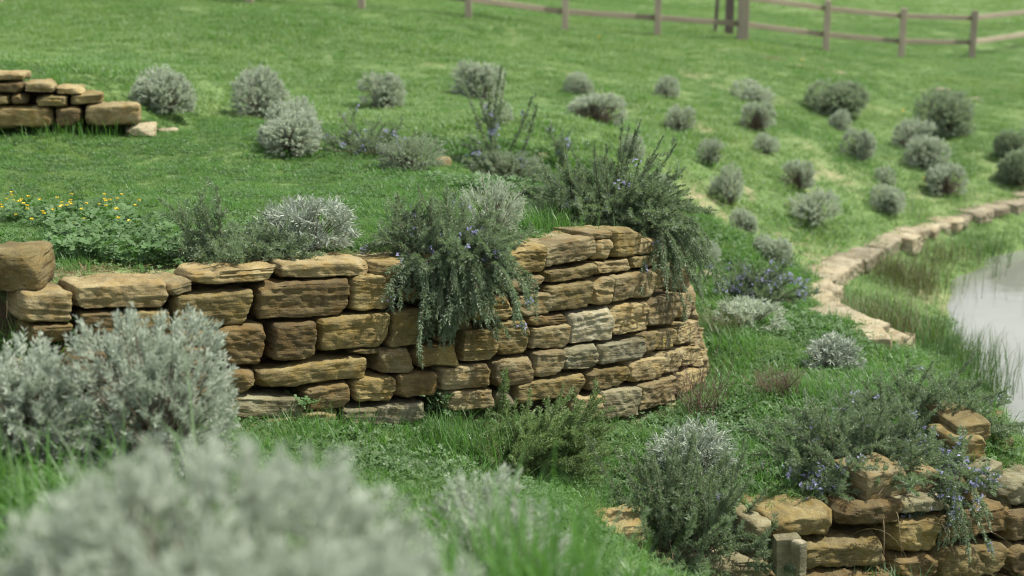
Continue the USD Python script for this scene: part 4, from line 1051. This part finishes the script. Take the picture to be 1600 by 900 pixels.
# ------------------------------------------------------------------ turf
def tuft(n, r_, h, w, seed, bend=(.2, 1.1), k=3):
    q = np.random.default_rng(seed)
    P = np.stack([q.normal(0, r_, n), q.normal(0, r_, n), np.full(n, -.004)], 1)
    return blades(P, q.uniform(0, 2 * PI, n), q.uniform(h * .4, h, n), q.uniform(*bend, n), w * q.uniform(.7, 1.2, n), k)


def scatter(name, label, protos, pts, scales, seed):
    q = np.random.default_rng(seed)
    path = path_for('/World', name)
    pi = UsdGeom.PointInstancer.Define(stage, path)
    UsdGeom.Scope.Define(stage, path + '/kinds')
    rel = []
    for vf, m in protos:
        pth = path_for(path + '/kinds', 'tuft')
        usdkit.mesh(stage, pth, vf, m)
        rel.append(pth)
    pi.CreatePrototypesRel().SetTargets([Sdf.Path(x) for x in rel])
    n = len(pts)
    pi.CreateProtoIndicesAttr(Vt.IntArray.FromNumpy(q.integers(0, len(rel), n).astype(np.int32)))
    pi.CreatePositionsAttr(Vt.Vec3fArray.FromNumpy(pts.astype(np.float32)))
    a = q.uniform(0, 2 * PI, n)
    ori = np.zeros((n, 4)); ori[:, 0], ori[:, 3] = np.cos(a / 2), np.sin(a / 2)
    pi.CreateOrientationsAttr(Vt.QuathArray([Gf.Quath(float(o[0]), 0, 0, float(o[3])) for o in ori]))
    pi.CreateScalesAttr(Vt.Vec3fArray.FromNumpy(np.repeat(scales[:, None], 3, 1).astype(np.float32)))
    tag(pi.GetPrim(), label, 'grass', kind='stuff')


def field(n, y0, y1, seed, margin=.8):
    """Points over the ground in sight, evenly per square metre, with a margin at the sides."""
    q = np.random.default_rng(seed)
    Y = np.sqrt(q.uniform(y0 ** 2, y1 ** 2, n))
    X = q.uniform(-1, 1, n) * (.40 * Y + margin)
    p = np.stack([X, Y, ground_z(X, Y)], 1)
    sdd, _ = wall_signed(X, Y)
    keep = (p[:, 2] > .03) & ~((sdd > -.02) & (sdd < .42) & (Y < 11) & (Y > 6))
    slope = np.abs(ground_z(X, Y + .06) - ground_z(X, Y - .06)) / .12
    keep &= slope < 1.0
    keep &= q.random(n) > np.clip(dry_at(X, Y) * 2.0 - .05, 0, .8)
    keep &= ~((Y < 8.4) & (Y > 7) & (sdd > .4) & (sdd < .62) & (q.random(n) < .8))
    return p[keep], q


p1, q = field(60000, 4.2, 14.5, 501)
hm = .55 + .9 * fbm(np.stack([p1[:, 0] * 1.3, p1[:, 1] * 1.3, 0 * p1[:, 0]], -1), 3, 21)
lowside = wall_signed(p1[:, 0], p1[:, 1])[0] < 0
qc = np.random.default_rng(77)
clover = [np.c_[qc.normal(0, .035, (26, 2)), qc.uniform(.008, .03, 26)] for _ in range(2)]
scatter('lawn_grass', 'short fine grass and clover of the lawn and the terraces round the wall', [(tuft(38, .032, .046, .0034, 600 + i, (.5, 1.7)), M['grass']) for i in range(4)] + [(tuft(30, .035, .085, .0036, 606), M['long_grass']), (trefoils(clover[0], .013, qc), M['weed']), (tuft(24, .03, .05, .003, 607), M['straw'] if False else M['grass'])], p1, hm * np.where(lowside, 1.5, .85) * q.uniform(.7, 1.3, len(p1)), 511)
p2, q = field(90000, 14.3, 44, 502)
hm = .5 + 1.0 * fbm(np.stack([p2[:, 0] * .8, p2[:, 1] * .8, 0 * p2[:, 0]], -1), 3, 22)
scatter('meadow_grass', 'short grass of the planted slope and the field behind the fence', [(tuft(34, .075, .066, .0085, 620 + i, (.5, 1.6)), M['grass_far']) for i in range(4)] * 3 + [(tuft(30, .08, .085, .010, 626), M['grass_far']), (tuft(26, .06, .09, .010, 627), M['long_grass'])], p2, hm * q.uniform(.7, 1.35, len(p2)), 512)
p3, q = field(9000, 43, 80, 503)
scatter('field_grass', 'grass of the open field beyond the fence', [(tuft(40, .16, .10, .02, 640 + i), M['grass_far']) for i in range(4)], p3, q.uniform(.7, 1.4, len(p3)), 513)
